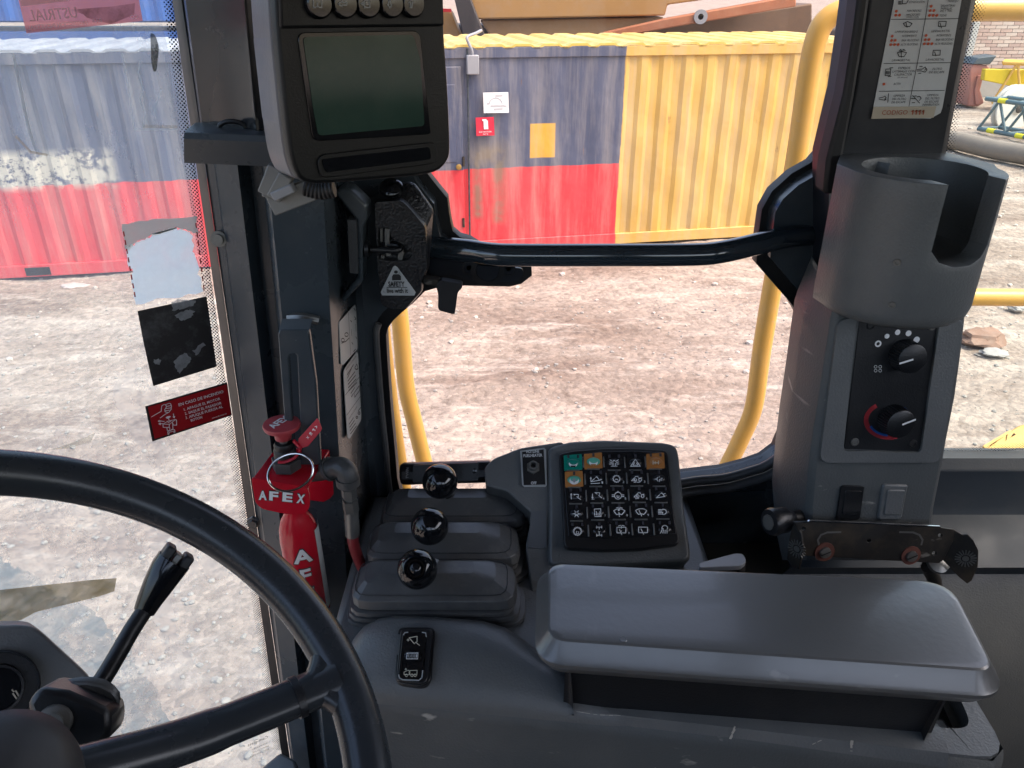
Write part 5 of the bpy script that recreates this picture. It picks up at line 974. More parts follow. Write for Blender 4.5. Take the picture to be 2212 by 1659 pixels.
for s_, px in (('1', (992, 592)), ('2', (1212, 585)), ('3', (1430, 582)), ('4', (1005, 760)), ('5', (1232, 758)), ('6', (1454, 758)), ('7', (1022, 935)), ('8', (1250, 930)), ('9', (1468, 928)), ('0', (1268, 1115))):
    text(s_, q('Y4', (px[0] - 8, px[1]))[0], q('Y4', (px[0] + 8, px[1]))[0], PKP.off(.0016), M['white'], kp, name='number', h=4.6)
# fuel heater switch plate
hs_ = thing('heater_switch', 'small black heater switch plate with silver border beside the keypad', 'switch', PKP.at((1150, 1050))); PS2 = PKP.off(-.0125)
pxslab('border', q('Y4', (140, 250), (390, 218), (408, 240), (418, 600), (400, 622), (185, 622), (160, 600)), PS2, .002, M['silverlabel'], hs_); PS3 = PS2.off(.0006)
pxslab('plate', q('Y4', (160, 262), (384, 236), (402, 600), (176, 606)), PS3, .0005, M['ink'], hs_)
for s_, a, b_, h in (('HOTLINE', (205, 275), (338, 270), 5.6), ('FUELHEATER', (176, 318), (370, 310), 6), ('OFF', (252, 600), (310, 600), 6)): text(s_, q('Y4', a)[0], q('Y4', b_)[0], PS3, M['white'], hs_, h=h, bold=.02)
c = PS3.at(q('Y4', (275, 425))[0]); MB().lathe(c, KN, [(.0085, 0), (.0085, .003), (.006, .003)], 6).build('nut', M['zinc'], hs_); MB().lathe(c, KN, [(.0058, .002), (.0056, .010), (.0035, .010), (.003, .004)], 20).build('socket', M['galv'], hs_); MB().lathe(c, KN, [(.0031, .0035), (.0031, .0045)], 16).build('socket_hole', M['ink'], hs_)
# round accessory box with a cord
tw = thing('accessory_plug', 'black cylindrical plug adapter with cord lying behind the levers', 'adapter', Y((960, 1045), .835))
a, b_ = Y((872, 1023), .835), Y((1062, 1018), .835); dxx = (b_ - a).normalized(); Lw = (b_ - a).length
MB().lathe(a, dxx, [(.0125, -.004), (.0150, .0), (.0153, .014), (.0150, .016), (.0150, Lw - .002), (.0125, Lw)], 8).build('body', M['black'], tw, bevel=.003)
PW = Plane((a + b_) / 2 + Vector((0, -.0152, 0)), (0, -.9, .42)); pxslab('panel', q('Y3', (725, 300), (1232, 280), (1230, 420), (722, 435)), PW.off(.0018), .002, M['black'], tw, r=.002); MB().lathe(PW.off(.0025).at(q('Y3', (1203, 345))[0]), PW.n, [(.0030, 0), (.0030, .0015), (.0001, .0018)], 14).build('button', M['blackgloss'], tw)
text('TWIN', q('Y3', (690, 402))[0], q('Y3', (690, 318))[0], PW.off(.003), M['greymetal'], tw, h=6)
MB().tube(spline([Y(p, y_) for p, y_ in zip(q('Y3', (1345, 345), (1390, 345), (1440, 320), (1480, 280), (1510, 262)), (.835, .83, .825, .825, .83))], 5), .0045, 10).build('cord', M['seal'], tw); MB().box(Y(q('Y3', (1362, 320))[0], .832), (.004, .006, .004)).build('strain_relief', M['black'], tw, bevel=.001)
# ------------------------------------------------------------------ three hydraulic levers
def boot_ring(cx_, cy_, z, L_, W_, rr, ch=.0, n=3):
    pts = [Vector((cx_ - L_ / 2, cy_ - W_ / 2, z)), Vector((cx_ + L_ / 2, cy_ - W_ / 2, z)), Vector((cx_ + L_ / 2, cy_ + W_ / 2, z)), Vector((cx_ - L_ / 2, cy_ + W_ / 2, z))]; return rnd(pts, rr, n)
lev = (('near', 'nearest of the three hydraulic levers, its black knob holding a round button', -.083, .652, (901.5, 1229.4), 43.6), ('mid', 'middle of the three hydraulic levers with a plain glossy black knob', -.079, .7215, (928.2, 1136.9), 40.8), ('far', 'hydraulic lever farthest from the armrest with a glossy black ball knob', -.072, .791, (950.4, 1039.7), 38.3))
for i, (nm, lab, cx_, cy_, kpx, kr) in enumerate(lev):
    z0 = EYE - .612; t = thing('hydraulic_lever', lab, 'lever', (cx_, cy_, z0), 'hydraulic levers on the console')
    rr = [boot_ring(0, 0, -.003, .190, .066, .022)]
    for k in range(3):
        zz = .001 + k * .0075; e = .004 * k; rr += [boot_ring(-e * .4, 0, zz, .196 - e * 2, .0660, .022), boot_ring(-e * .4, 0, zz + .0045, .195 - e * 2, .0655, .022), boot_ring(-e * .4, 0, zz + .0058, .180 - e * 2, .055, .018), boot_ring(-e * .4, 0, zz + .0070, .180 - e * 2, .055, .018)]
    ln = [[Vector((cx_, cy_, z0)) + p for p in r_] for r_ in rr]; MB().loft(ln).build('bellows', M['rubber'], t, ang=50)
    cap = [(.0235, .168, .052, .018), (.0245, .178, .0625, .020), (.0350, .176, .0620, .020), (.047, .142, .038, .012), (.0525, .100, .020, .006)]
    sk = -.007
    mb = MB().loft([[Vector((cx_, cy_, z0)) + p + Vector((sk * max(0, (z - .03) / .02), .004 * max(0, (z - .03) / .02), 0)) for p in boot_ring(0, 0, z, a, b_, r_)] for z, a, b_, r_ in cap]); mb.build('boot_cap', M['rubber'], t, ang=14, bevel=.0012, seg=2)
    # moulding seam round the cap
    seam = [Vector((cx_, cy_, z0)) + p + Vector((-.004, .002, 0)) for p in boot_ring(0, 0, .0400, .1640, .0555, .016)]; MB().tube(seam, .0006, 6, closed=True).build('seam', M['foam'], t)
    dep = FPX * .021 / kr; kc_ = CAM + ray(kpx) * dep; top = Vector((cx_ - .005, cy_ + .012, z0 + .045)); vw = (CAM - kc_).normalized()
    MB().tube([top + Vector((0, 0, -.01)), kc_], [.006, .005], 14).build('shaft', M['black'], t)
    MB().lathe(top + Vector((0, 0, -.004)), (kc_ - top), [(.014, 0), (.013, .004), (.008, .012), (.0065, .02)], 18).build('neck', M['rubber'], t)
    if i: MB().sphere(kc_, .021, vw, 36).build('knob', M['knob'], t, ang=80)
    else:
        pr = [(max(1e-5, .021 * math.sin(math.pi * k / 20)), -.021 * math.cos(math.pi * k / 20)) for k in range(16)] + [(.0125, .0172), (.0115, .0178), (.0105, .0165), (.0095, .0120), (.0001, .0115)]
        dv = (vw + Vector((-.14, 0, .06))).normalized(); kk = MB().lathe(kc_, dv, pr, 36).build('knob', M['knob'], t, ang=60); MB().lathe(kc_, dv, [(.0072, .011), (.0072, .0135), (.006, .0160), (.003, .0172), (.0001, .0175)], 24).build('horn_button', M['blackgloss'], kk, ang=60)
# ------------------------------------------------------------------ armrest
ar = thing('armrest', 'long glossy dark grey padded armrest over the console', 'armrest', (.27, .55, EYE - .62))
top = PZ(-.505).ats([(1188, 1216), (1186, 1378), (2148, 1446), (2052, 1256)]); top = [top[0], top[1], top[2], top[3]]
c_m = sum(top, Vector()) / 4
def offr(d, z): 
    pts = offset2([(p.x, p.y) for p in top], d); return rnd([Vector((x, y, EYE + z)) for x, y in pts], [.016 + d, .016 + d, .016 + d, .03 + d], 6)
MB().loft([offr(-.006, -.548), offr(.004, -.541), offr(.0122, -.5275), offr(.0125, -.5235), offr(.0105, -.5215), offr(.0012, -.5068), offr(-.0008, -.5056), offr(-.006, -.505)]).build('pad', M['arm'], ar, ang=24)
MB().loft([[p * 1 for p in offr(-.026, -.62)], offr(-.020, -.543)]).build('support', M['black'], ar)
dm = PZ(-.505).at((1346, 1381)); MB().lathe(dm + Vector((0, 0, -.0006)), UP, [(.0026, .0002), (.0030, .0009), (.0036, .0004)], 14).build('dent', M['arm'], ar)
# grey adjuster lever behind the armrest
al = thing('adjuster_lever', 'small grey metal lever poking out behind the armrest', 'lever', PZ(-.62).at((1560, 1215)))
A = PZ(-.56).ats([(1510, 1216), (1588, 1195), (1604, 1196), (1611, 1206), (1611, 1214), (1600, 1222), (1510, 1226)]); MB().slab(rnd(A, .003, 3), (0, 0, -.006)).build('arm', M['greymetal'], al, bevel=.0015); MB().tube([PZ(-.567).at((1600, 1210)), PZ(-.70).at((1600, 1230))], .006, 12).build('pivot', M['dirtysteel'], al)
# rocker switch on the hump
hpl = Plane(cr[5] + (eg[5] - cr[5]) * .5 + Vector((0, 0, .012)), (eg[7] - eg[3]).cross(cr[5] - eg[5])); hpl = hpl if hpl.n.y < 0 else Plane(hpl.o, -hpl.n)
rk = thing('rocker_switch', 'upright black rocker switch with bucket and truck symbols on the console', 'switch', hpl.at((895, 1480)))
well = rnd(hpl.off(.0005).ats(q('Y5', (905, 500), (1160, 500), (1165, 560), (1135, 870), (1080, 915), (900, 890), (885, 840))), .007); MB().slab(well, -hpl.n * .014).build('well', M['black'], rk, bevel=.001)
bd = rnd(hpl.off(.006).ats(q('Y5', (925, 512), (1140, 512), (1150, 545), (1115, 860), (1085, 895), (900, 870), (895, 840))), .005); MB().loft([[p - hpl.n * .012 for p in bd], bd]).build('body', M['black'], rk, bevel=.0015)
fc = rnd(hpl.off(.0075).ats(q('Y5', (940, 530), (1098, 530), (1104, 560), (1078, 850), (1060, 870), (915, 860), (908, 840))), .004); rf = MB().loft([[p - hpl.n * .003 for p in fc], fc]).build('rocker', M['blackgloss'], rk, bevel=.0012)
PRk = hpl.off(.0085); mb = MB()
for ln in ([(985, 575), (1040, 565), (1040, 600), (1020, 615), (985, 575)], [(1030, 605), (1058, 628)], [(978, 582), (978, 598)], [(970, 590), (986, 590)]): mb.ribbon(PRk, PRk.ats(q('Y5', *ln)), .0008, 0)
for ln in ([(950, 830), (950, 812), (975, 800), (985, 800), (985, 830), (950, 830)], [(990, 830), (990, 800), (1040, 800), (1038, 830), (990, 830)], arc(966, 834, 9, 0, 360, 8), arc(1004, 834, 9, 0, 360, 8), arc(1026, 834, 9, 0, 360, 8), [(962, 785), (962, 799)], [(955, 792), (969, 792)]): mb.ribbon(PRk, PRk.ats(q('Y5', *ln)), .0006, 0)
mb.build('symbols', M['cream'], rf)
P = PRk.at(q('Y5', (1010, 697))[0]); MB().loft([[P + hpl.n * h + PRk.u * (.009 * k * math.cos(t)) + PRk.v * (.0055 * k * math.sin(t)) for t in np.linspace(0, 6.283, 20, endpoint=False)] for k, h in ((1, -.001), (.9, .001), (.5, .0018), (.01, .002))]).build('counter_bump', M['blackgloss'], rf)
PC2 = PRk.off(.0022); pxslab('counter_window', q('Y5', (967, 678), (1048, 676), (1046, 722), (964, 722)), PC2, .0006, M['white'], rf)
for k in range(4): pxslab('digit_field', q('Y5', (971 + k * 19, 684), (987 + k * 19, 684), (985 + k * 19, 716), (969 + k * 19, 716)), PC2.off(.0006), .0004, M['ink'], rf); text('0001'[k], q('Y5', (975 + k * 19, 712))[0], q('Y5', (983 + k * 19, 712))[0], PC2.off(.0007), M['white'], rf, h=7)
mb = MB()
for ln in ([(945, 552), (955, 537), (975, 535)], [(1075, 535), (1098, 540), (1103, 565)], [(912, 830), (916, 850), (940, 864), (1050, 868), (1072, 850), (1078, 800)]): MB().ribbon(PRk, PRk.ats(q('Y5', *ln)), .0011, -.0006).build('worn_edge', M['silverlabel'], rf)

# chalky scratches on the near side of the console
wp = Plane(FA + CNr * -.0062 + Vector((0, 0, -.07)), -CNr + Vector((0, 0, .05)))
scm = mat('chalky_scratch', (.42, .40, .35), .8, var=.4, vs_=300)
for ln, w_ in (([(1590, 1562), (1575, 1600), (1560, 1622)], .0022), ([(1553, 1620), (1556, 1640), (1552, 1656)], .0016), ([(1594, 1636), (1588, 1650)], .0016), ([(1435, 1618), (1430, 1630)], .0016), ([(1400, 1644), (1416, 1658)], .0008), ([(1245, 1536), (1290, 1543), (1340, 1545)], .0007), ([(1840, 1600), (1836, 1640), (1825, 1656)], .0025), ([(1740, 1648), (1800, 1652)], .0018), ([(1868, 1646), (1900, 1638), (1935, 1633), (1965, 1632)], .0009), ([(1755, 1607), (1775, 1598)], .0013), ([(1640, 1610), (1655, 1618)], .0007), ([(1180, 1572), (1240, 1578)], .0005), ([(1310, 1586), (1336, 1590)], .0006)):
    mb = MB(); P_ = spline(wp.ats(ln), 6)
    for a, b_ in zip(P_, P_[1:]):
        if rng.random() > .22: mb.ribbon(wp, [a + wp.u * rng.normal() * .0004, b_], w_ * rng.uniform(.4, 1.1), .0004)
    if mb.f: tag(mb.build('scratch', scm, con), kind='stuff')

# ------------------------------------------------------------------ moulded pillar trim with cup holder and climate controls
tr_ = thing('pillar_trim', 'grey moulded pillar trim with an open cup holder and climate controls', 'trim', Y((1880, 1180), .76))
YT = .735; PT2 = Plane(Y((1930, 850), YT), (0.10, -1, .16))
left = [(1775, 590), (1742, 668), (1735, 690), (1715, 830), (1700, 930), (1690, 1010), (1682, 1100), (1690, 1210)]; midl = [(1815, 600), (1800, 690), (1790, 760), (1775, 860), (1760, 950), (1752, 1020), (1745, 1100), (1750, 1210)]
right = [(2095, 600), (2088, 690), (2080, 760), (2066, 860), (2048, 950), (2036, 1020), (2020, 1100), (2010, 1210)]
rows6 = []
PL6 = PT2.off(-.055)
for a, b_, c in zip(left, midl, right):
    A, B, C = PL6.at(a), PT2.at(b_), PT2.at(c); rows6.append([A + Vector((.01, .06, 0)), A, B, B + (C - B) * .06, B + (C - B) * .94, C, C + Vector((.01, .10, 0))])
MB().loft(rows6, closed=False).build('column', M['plastic_scuffed'], tr_, ang=28, bevel=.006)
# recess frame round the control panel
fr6 = PT2.off(.004); plate('panel_frame', rnd(fr6.ats([(1812, 688), (2084, 688), (2030, 1000), (1770, 1000)]), .012), [rnd(fr6.ats([(1852, 680), (2032, 680), (1990, 978), (1822, 974)]), .006)], fr6, .006, M['plastic'], tr_, bevel=.002)
# cup holder: plan shape, C-shaped above, closed below
ZC0 = Y((1990, 672), .66).z; ctop = Y((1960, 338), .70)
cz1 = EYE - .152; cxy = Vector((.389, .742)); 
def plan(pts, z): return [Vector((x, y, z)) for x, y in pts]
oR, iR = .0705, .053
def pol(r, a): return (cxy.x + r * math.cos(R(a)), cxy.y + r * math.sin(R(a)))
# angles: -90 faces the operator; the mug slot opens towards front right
gapA, gapB = -98, -46
outerC = [pol(oR, a) for a in np.linspace(gapA, -180, 22)] + [(cxy.x - .074, cxy.y + .02), (cxy.x - .045, cxy.y + .085), (cxy.x + .062, cxy.y + .085), (cxy.x + .078, cxy.y + .02)] + [pol(oR + .006, a) for a in np.linspace(0, gapB, 6)]
innerC = [pol(iR, a) for a in np.linspace(gapB, 360 + gapA, 40)]
full = [pol(oR, a) for a in np.linspace(0, -180, 34)] + [(cxy.x - .074, cxy.y + .02), (cxy.x - .045, cxy.y + .085), (cxy.x + .062, cxy.y + .085), (cxy.x + .078, cxy.y + .02)]
zt = EYE - .150; zs_ = EYE - .222; zb = EYE - .290
def ext(name, rings, z0, z1, par, bev):
    me = curve_mesh(rings, (z1 - z0) / 2); me.transform(Matrix.Translation((0, 0, (z0 + z1) / 2)))
    bm = bmesh.new(); bm.from_mesh(me); bmesh.ops.remove_doubles(bm, verts=bm.verts, dist=1e-6); bmesh.ops.recalc_face_normals(bm, faces=bm.faces); bm.to_mesh(me); bm.free()
    return link(name, me, M['plastic'], par, ang=40, bevel=bev, seg=3)
def scal(pts, k, dy): return [((x - cxy.x) * k + cxy.x, (y - cxy.y) * k + cxy.y + dy) for x, y in pts]
body = MB().loft([plan(scal(full, .88, .020), zb - .004), plan(scal(full, .95, .008), zb), plan(scal(full, .985, .002), zb + .007), plan(full, zb + .016), plan(full, zs_ - .01), plan(full, zt - .02), plan(full, zt)]).build('cup_holder', M['plastic'], tr_, ang=50)
cyl = MB().loft([plan([pol(iR * k, a) for a in np.linspace(0, 354, 60)], z) for k, z in ((.80, zs_ - .004), (.95, zs_), (1, zs_ + .008), (1.03, zt + .03))]).build('cut_a', M['plastic'], tr_)
am, aw = (gapA + gapB) / 2, math.radians((gapB - gapA) / 2) * oR
dA = Vector((math.cos(R(am)), math.sin(R(am)), 0)); dB = Vector((-dA.y, dA.x, 0)); cc3 = Vector((cxy.x, cxy.y, 0))
sect = [(-aw, zt + .03), (-aw, zs_ + .012), (-aw * .75, zs_ + .002), (-aw * .3, zs_ - .003), (aw * .3, zs_ - .003), (aw * .75, zs_ + .002), (aw, zs_ + .012), (aw, zt + .03)]
slo = MB().loft([[cc3 + dA * d + dB * a + Vector((0, 0, z)) for a, z in sect] for d in (.01, .16)]).build('cut_b', M['plastic'], tr_)
bpy.context.view_layer.update()
for k_ in (cyl, slo):
    m_ = body.modifiers.new('cut', 'BOOLEAN'); m_.operation = 'DIFFERENCE'; m_.object = k_; m_.solver = 'EXACT'
m_ = body.modifiers.new('bevel', 'BEVEL'); m_.width = .004; m_.segments = 3; m_.limit_method = 'ANGLE'; m_.angle_limit = R(40)
me_ = bpy.data.meshes.new_from_object(body.evaluated_get(bpy.context.evaluated_depsgraph_get())); body.modifiers.clear(); body.data = me_; smooth(me_, 35)
for k_ in (cyl, slo): bpy.data.objects.remove(k_)
# side wing of the trim left of the cup
MB().loft([[PL6.at(p) for p in ((1812, 336), (1792, 400), (1786, 560), (1790, 650), (1745, 690), (1735, 720))], [PL6.at(p) + Vector((.02, -.04, 0)) for p in ((1845, 336), (1830, 400), (1826, 560), (1828, 650), (1800, 700), (1800, 720))]], closed=False).build('wing', M['plastic'], tr_, ang=50)
for px in ((1938, 567), (1927, 659)):
    d = ray(px); o2 = Vector((d.x, d.y)); cc = Vector((0, 0)) - cxy; a_2 = o2.dot(o2); b_2 = 2 * cc.dot(o2); c_2 = cc.dot(cc) - oR * oR; t = (-b_2 - math.sqrt(max(0, b_2 * b_2 - 4 * a_2 * c_2))) / (2 * a_2)
    P = CAM + d * t; n = Vector((P.x - cxy.x, P.y - cxy.y, 0)).normalized(); MB().lathe(P - n * .0005, n, [(.0035, 0), (.003, .0018), (.0018, .0018), (.0016, .0005)], 14).build('screw', M['zinc'], tr_)
# climate panel
PCp = PT2.off(.001); cp_ = PCp.ats(q('Z8', (705, 490), (725, 470), (1215, 495), (1090, 1300), (1075, 1315), (605, 1300))); pnl = MB().slab(rnd(cp_, .003, 2), -PCp.n * .004).build('climate_panel', M['black'], tr_, bevel=.001)
PP2 = PCp.off(.0008)
for px, fill in (((872, 598), 1), ((938, 574), 1.1), ((1006, 580), 1.2), ((1056, 620), 1.3)): MB().lathe(PCp.at(q('Z8', px)[0]), PCp.n, [(.0026 * fill, 0), (.0026 * fill, .0006)], 16).build('fan_dot', M['white'], pnl)
c = PCp.at(q('Z8', (817, 645))[0]); MB().lathe(c, PCp.n, [(.0035, 0), (.0035, .0006), (.002, .0006), (.002, 0)], 18, False, False).build('fan_ring', M['white'], pnl)
mb = MB()
for k in range(4): mb.ribbon(PCp, PCp.ats(q('Z8', *[(815 + 14 * (1 if k in (0, 3) else -1) + 9 * math.cos(t), 800 + 12 * (1 if k < 2 else -1) + 9 * math.sin(t)) for t in np.linspace(0, 6.283, 9)])), .0006, .0005)
mb.build('fan_icon', M['white'], pnl)
def arcpx(cx_, cy_, rx, ry, a0, a1, n=22): return [(cx_ + rx * math.cos(R(a)), cy_ - ry * math.sin(R(a))) for a in np.linspace(a0, a1, n)]
mb = MB(); mb.ribbon(PCp, PCp.ats(q('Z8', *arcpx(890, 1120, 148, 108, 128, 285))), .0050, .0004); mb.build('heat_mark', M['mark_red'], pnl)
mb = MB(); mb.ribbon(PCp, PCp.ats(q('Z8', *arcpx(890, 1120, 128, 92, 48, -20))), .0045, .0004); mb.ribbon(PCp, PCp.ats(q('Z8', *arcpx(890, 1120, 132, 95, 205, 262))), .0025, .0007); mb.build('cool_mark', M['mark_blue'], pnl)
for px, ang, nm in (((975, 712), 195, 'fan_knob'), ((905, 1112), 20, 'temperature_knob')):
    c = PCp.at(q('Z8', px)[0]); n = PCp.n; pr = []; mb = MB(); N_ = 36; u, v = PCp.u, PCp.v
    ring = lambda r, h, gro: [c + n * h + (u * math.cos(2 * math.pi * k / (2 * N_)) + v * math.sin(2 * math.pi * k / (2 * N_))) * (r - (gro if k % 2 else 0)) for k in range(2 * N_)]
    kb = mb.loft([ring(.0172, 0, .0012), ring(.0165, .014, .0012), ring(.0155, .017, 0), ring(.0140, .0178, 0)]).build(nm, M['black'], tr_, ang=30)
    d2 = u * math.cos(R(ang)) + v * math.sin(R(ang)); PN = Plane(c + n * .0182, n); mb = MB(); mb.ribbon(PN, [PN.o + d2 * .001, PN.o + d2 * .0150], .0020, .0004); mb.build('pointer', M['white'], kb)
for px, cross in (((775, 530), 0), ((1152, 535), 1), ((672, 1256), 1), ((1032, 1266), 0)):
    c = PCp.at(q('Z8', px)[0]); MB().lathe(c, PCp.n, [(.0048, 0), (.0045, .0012), (.003, .0014), (.0028, .0004)], 14).build('screw', M['zinc'] if cross else M['ink'], pnl)
for nm, pts, m_ in (('switch_blank', [(592, 1530), (735, 1535), (730, 1545), (705, 1740), (560, 1740)], M['black']), ('switch_blank', [(850, 1520), (1010, 1525), (1000, 1560), (965, 1745), (815, 1745)], M['plastic'])):
    A = rnd(PT2.off(.003).ats(q('Z8', *pts)), .005); bl = MB().loft([[p - PT2.n * .006 for p in A], A]).build(nm, m_, tr_, bevel=.002)
    c = sum(A, Vector()) / len(A); MB().loft([[c + (p - c) * .72 for p in A], [c + (p - c) * .68 + PT2.n * .0015 for p in A]]).build('inner_cap', m_, bl, bevel=.0008)
# ------------------------------------------------------------------ bare steel bracket
bkr = thing('steel_bracket', 'bare dirty steel bracket with two toothed ears below the climate trim', 'bracket', Y((1900, 1250), .70)); PBk = PT2.off(.020)
sh6 = q('Y7', (470, 98), (560, 95), (570, 88), (1400, 125), (1405, 135), (1480, 145), (1500, 180), (1420, 340), (1390, 360), (530, 312), (505, 180)); hs6 = [(530, 140), (945, 217), (1398, 182), (1360, 297)]
plate('plate', PBk.ats(sh6), [[PBk.at(q('Y7', (x + 13 * math.cos(t), y + 11 * math.sin(t)))[0]) for t in np.linspace(0, 6.283, 12, endpoint=False)] for x, y in hs6], PBk, .003, M['dirtysteel'], bkr, bevel=.0006)
MB().slab([PBk.off(.001).at(p) for p in q('Y7', (470, 98), (560, 95), (570, 88), (1400, 125), (1400, 131), (570, 97), (560, 103), (470, 106))], -PBk.n * .002).build('polished_edge', M['chrome'], bkr)
def ear(pts, pl, c):
    e = pxslab('ear', q('Y7', *pts), pl, .003, M['dirtysteel'], bkr, bevel=.0006); o = pl.off(.0005).at(q('Y7', c)[0]); rs_ = .0105
    for k in range(18):
        d2 = pl.u * math.cos(k * .349) + pl.v * math.sin(k * .349); MB().box(o + d2 * rs_ * .75, (.0030, .0006, .0005), (d2, pl.n.cross(d2), pl.n)).build('tooth', M['zinc'], e)
    MB().lathe(o, pl.n, [(.0035, 0), (.0035, .0006)], 12).build('pivot_hole', M['zinc'], e)
ear([(460, 112), (490, 120), (515, 170), (530, 260), (520, 330), (500, 400), (455, 385), (425, 330), (440, 200)], Plane(PBk.at(q('Y7', (490, 250))[0]), (-.75, -.62, .1)), (488, 268))
ear([(1480, 145), (1540, 180), (1575, 178), (1610, 215), (1642, 280), (1638, 380), (1600, 470), (1570, 490), (1520, 450), (1420, 345), (1400, 330)], Plane(PBk.at(q('Y7', (1480, 250))[0]), (-.35, -.93, .1)), (1560, 330))
for x, y in ((662, 285), (1210, 308)):
    c = PBk.at(q('Y7', (x, y))[0]); MB().lathe(c, PBk.n, [(.0115, 0), (.0115, .0015), (.006, .0015)], 20).build('washer', mat('brown_washer', (.14, .05, .035), .6, var=.3, vs_=80), bkr); MB().lathe(c, PBk.n, [(.0066, .001), (.0064, .004), (.0001, .0045)], 18).build('screw_head', M['zinc'], bkr)
    PN = Plane(c + PBk.n * .0045, PBk.n); mb = MB(); mb.ribbon(PN, [PN.o - PN.u * .005 - PN.v * .002, PN.o + PN.u * .005 + PN.v * .002], .0014, .0004); mb.build('slot', M['ink'], bkr)
for sx, x0 in ((1, 620), (-1, 1285)):
    mb = MB(); mb.ribbon(PBk, PBk.ats(q('Y7', (x0 + sx * 145, 160), (x0 + sx * 60, 162), (x0 + sx * 20, 178), (x0, 210), (x0 + sx * 8, 240))), .0022, .0006); mb.build('embossed_groove', M['zinc'], bkr)
kk = thing('knurled_knob', 'black knurled thumb knob at the left of the steel bracket', 'knob', Y(q('Y7', (360, 190))[0], .70)); c = Y(q('Y7', (362, 92))[0], .70)
MB().lathe(c, (1, .35, -.1), [(.003, -.012), (.0145, -.0105), (.016, -.006), (.0145, .002), (.0145, .010), (.011, .016), (.008, .022)], 20).build('grip', M['black'], kk, ang=30); MB().lathe(c, (-1, -.35, .1), [(.009, .0108), (.009, .0125), (.005, .0125)], 10).build('insert', M['zinc'], kk)
MB().tube([c, c + Vector((.06, .03, -.01))], .008, 12).build('bolt', M['dirtysteel'], kk)
MB().tube([Y(q('Y7', (1320, 380))[0], .71), Y(q('Y7', (1360, 460))[0], .72), Y(q('Y7', (1370, 560))[0], .72)], .008, 12).build('hook_pin', M['dirtysteel'], bkr); MB().lathe(Y(q('Y7', (1375, 362))[0], .705), (0, -.6, .8), [(.012, 0), (.012, .006), (.006, .008)], 16).build('hook_collar', M['galv'], bkr)
# ------------------------------------------------------------------ symbol placard on the centre pillar
PLq = PB2.off(.0015); pc = thing('symbol_placard', 'grey white placard of Spanish control symbols on the dark pillar', 'placard', PLq.at((1960, 255)))
pxslab('sheet', [(1960, -190), (1932, 0), (1888, 226), (1884, 255), (2010, 256), (2032, 244), (2036, 232), (2077, 0), (2107, -190)], PLq, .001, M['label'], pc); PLt = PLq.off(.0004); mb = MB()
for ln in ([(330, 262), (1255, 252)], [(230, 858), (1130, 847)], [(165, 1235), (1050, 1222)], [(830, 0), (790, 262), (685, 850), (610, 1225), (570, 1440)]): mb.ribbon(PLt, PLt.ats(q('P1', *ln)), .0006, .0004)
for ln in ([(430, 20), (470, 20)], [(425, 38), (470, 38)], [(425, 54), (470, 54)], [(485, 0), (482, 50), (530, 50), (555, 20), (560, 0)], [(495, 318), (550, 290), (612, 318), (580, 360), (520, 355), (495, 318)], [(530, 300), (545, 372)], [(975, 290), (1075, 288), (1065, 355), (968, 355), (975, 290)], [(990, 310), (1010, 380)], [(415, 712), (470, 695), (538, 712), (505, 765), (435, 762), (415, 712)], [(465, 700), (468, 775)], [(440, 690), (455, 668), (470, 690)], [(485, 690), (500, 668), (520, 685)], [(900, 680), (995, 678), (990, 745), (890, 748), (900, 680)], [(918, 700), (935, 755)], [(258, 935), (325, 932), (315, 1022), (248, 1022), (258, 935)], [(268, 960), (265, 1005)], [(285, 960), (282, 1005)], [(302, 960), (298, 1005)], [(310, 918), (355, 916)], [(285, 1035), (330, 1033)], [(715, 898), (752, 897)], [(700, 992), (735, 990)], [(680, 940), (750, 935)], [(680, 960), (740, 958)], [(750, 935), (790, 905), (800, 935), (780, 950)], [(745, 965), (790, 975), (815, 945), (805, 925)], [(165, 1325), (215, 1318)], [(165, 1340), (225, 1352)], [(215, 1318), (245, 1300), (262, 1325), (240, 1340), (262, 1345), (235, 1358)], [(295, 1265), (283, 1385)], [(600, 1335), (660, 1333)], [(620, 1290), (715, 1395)], [(645, 1298), (672, 1297)], [(615, 1388), (650, 1388)], [(680, 1310), (715, 1300), (735, 1330), (710, 1360)]): mb.ribbon(PLt, PLt.ats(q('P1', *ln)), .0007, .0004)
mb.build('line_art', M['ink'], pc); mb = MB()
for px in ((400, 152), (393, 205), (443, 205), (872, 85), (860, 143), (910, 142), (850, 208), (900, 208), (950, 208), (345, 490), (336, 547), (386, 546), (326, 604), (376, 603), (425, 603), (803, 480), (792, 536), (842, 536), (780, 593), (832, 592), (882, 592), (233, 1138)):
    c = PLt.at(q('P1', px)[0]); mb.lathe(c, PLt.n, [(.0013, 0), (.0013, .0004)], 12)
mb.build('dots', M['dotred'], pc)
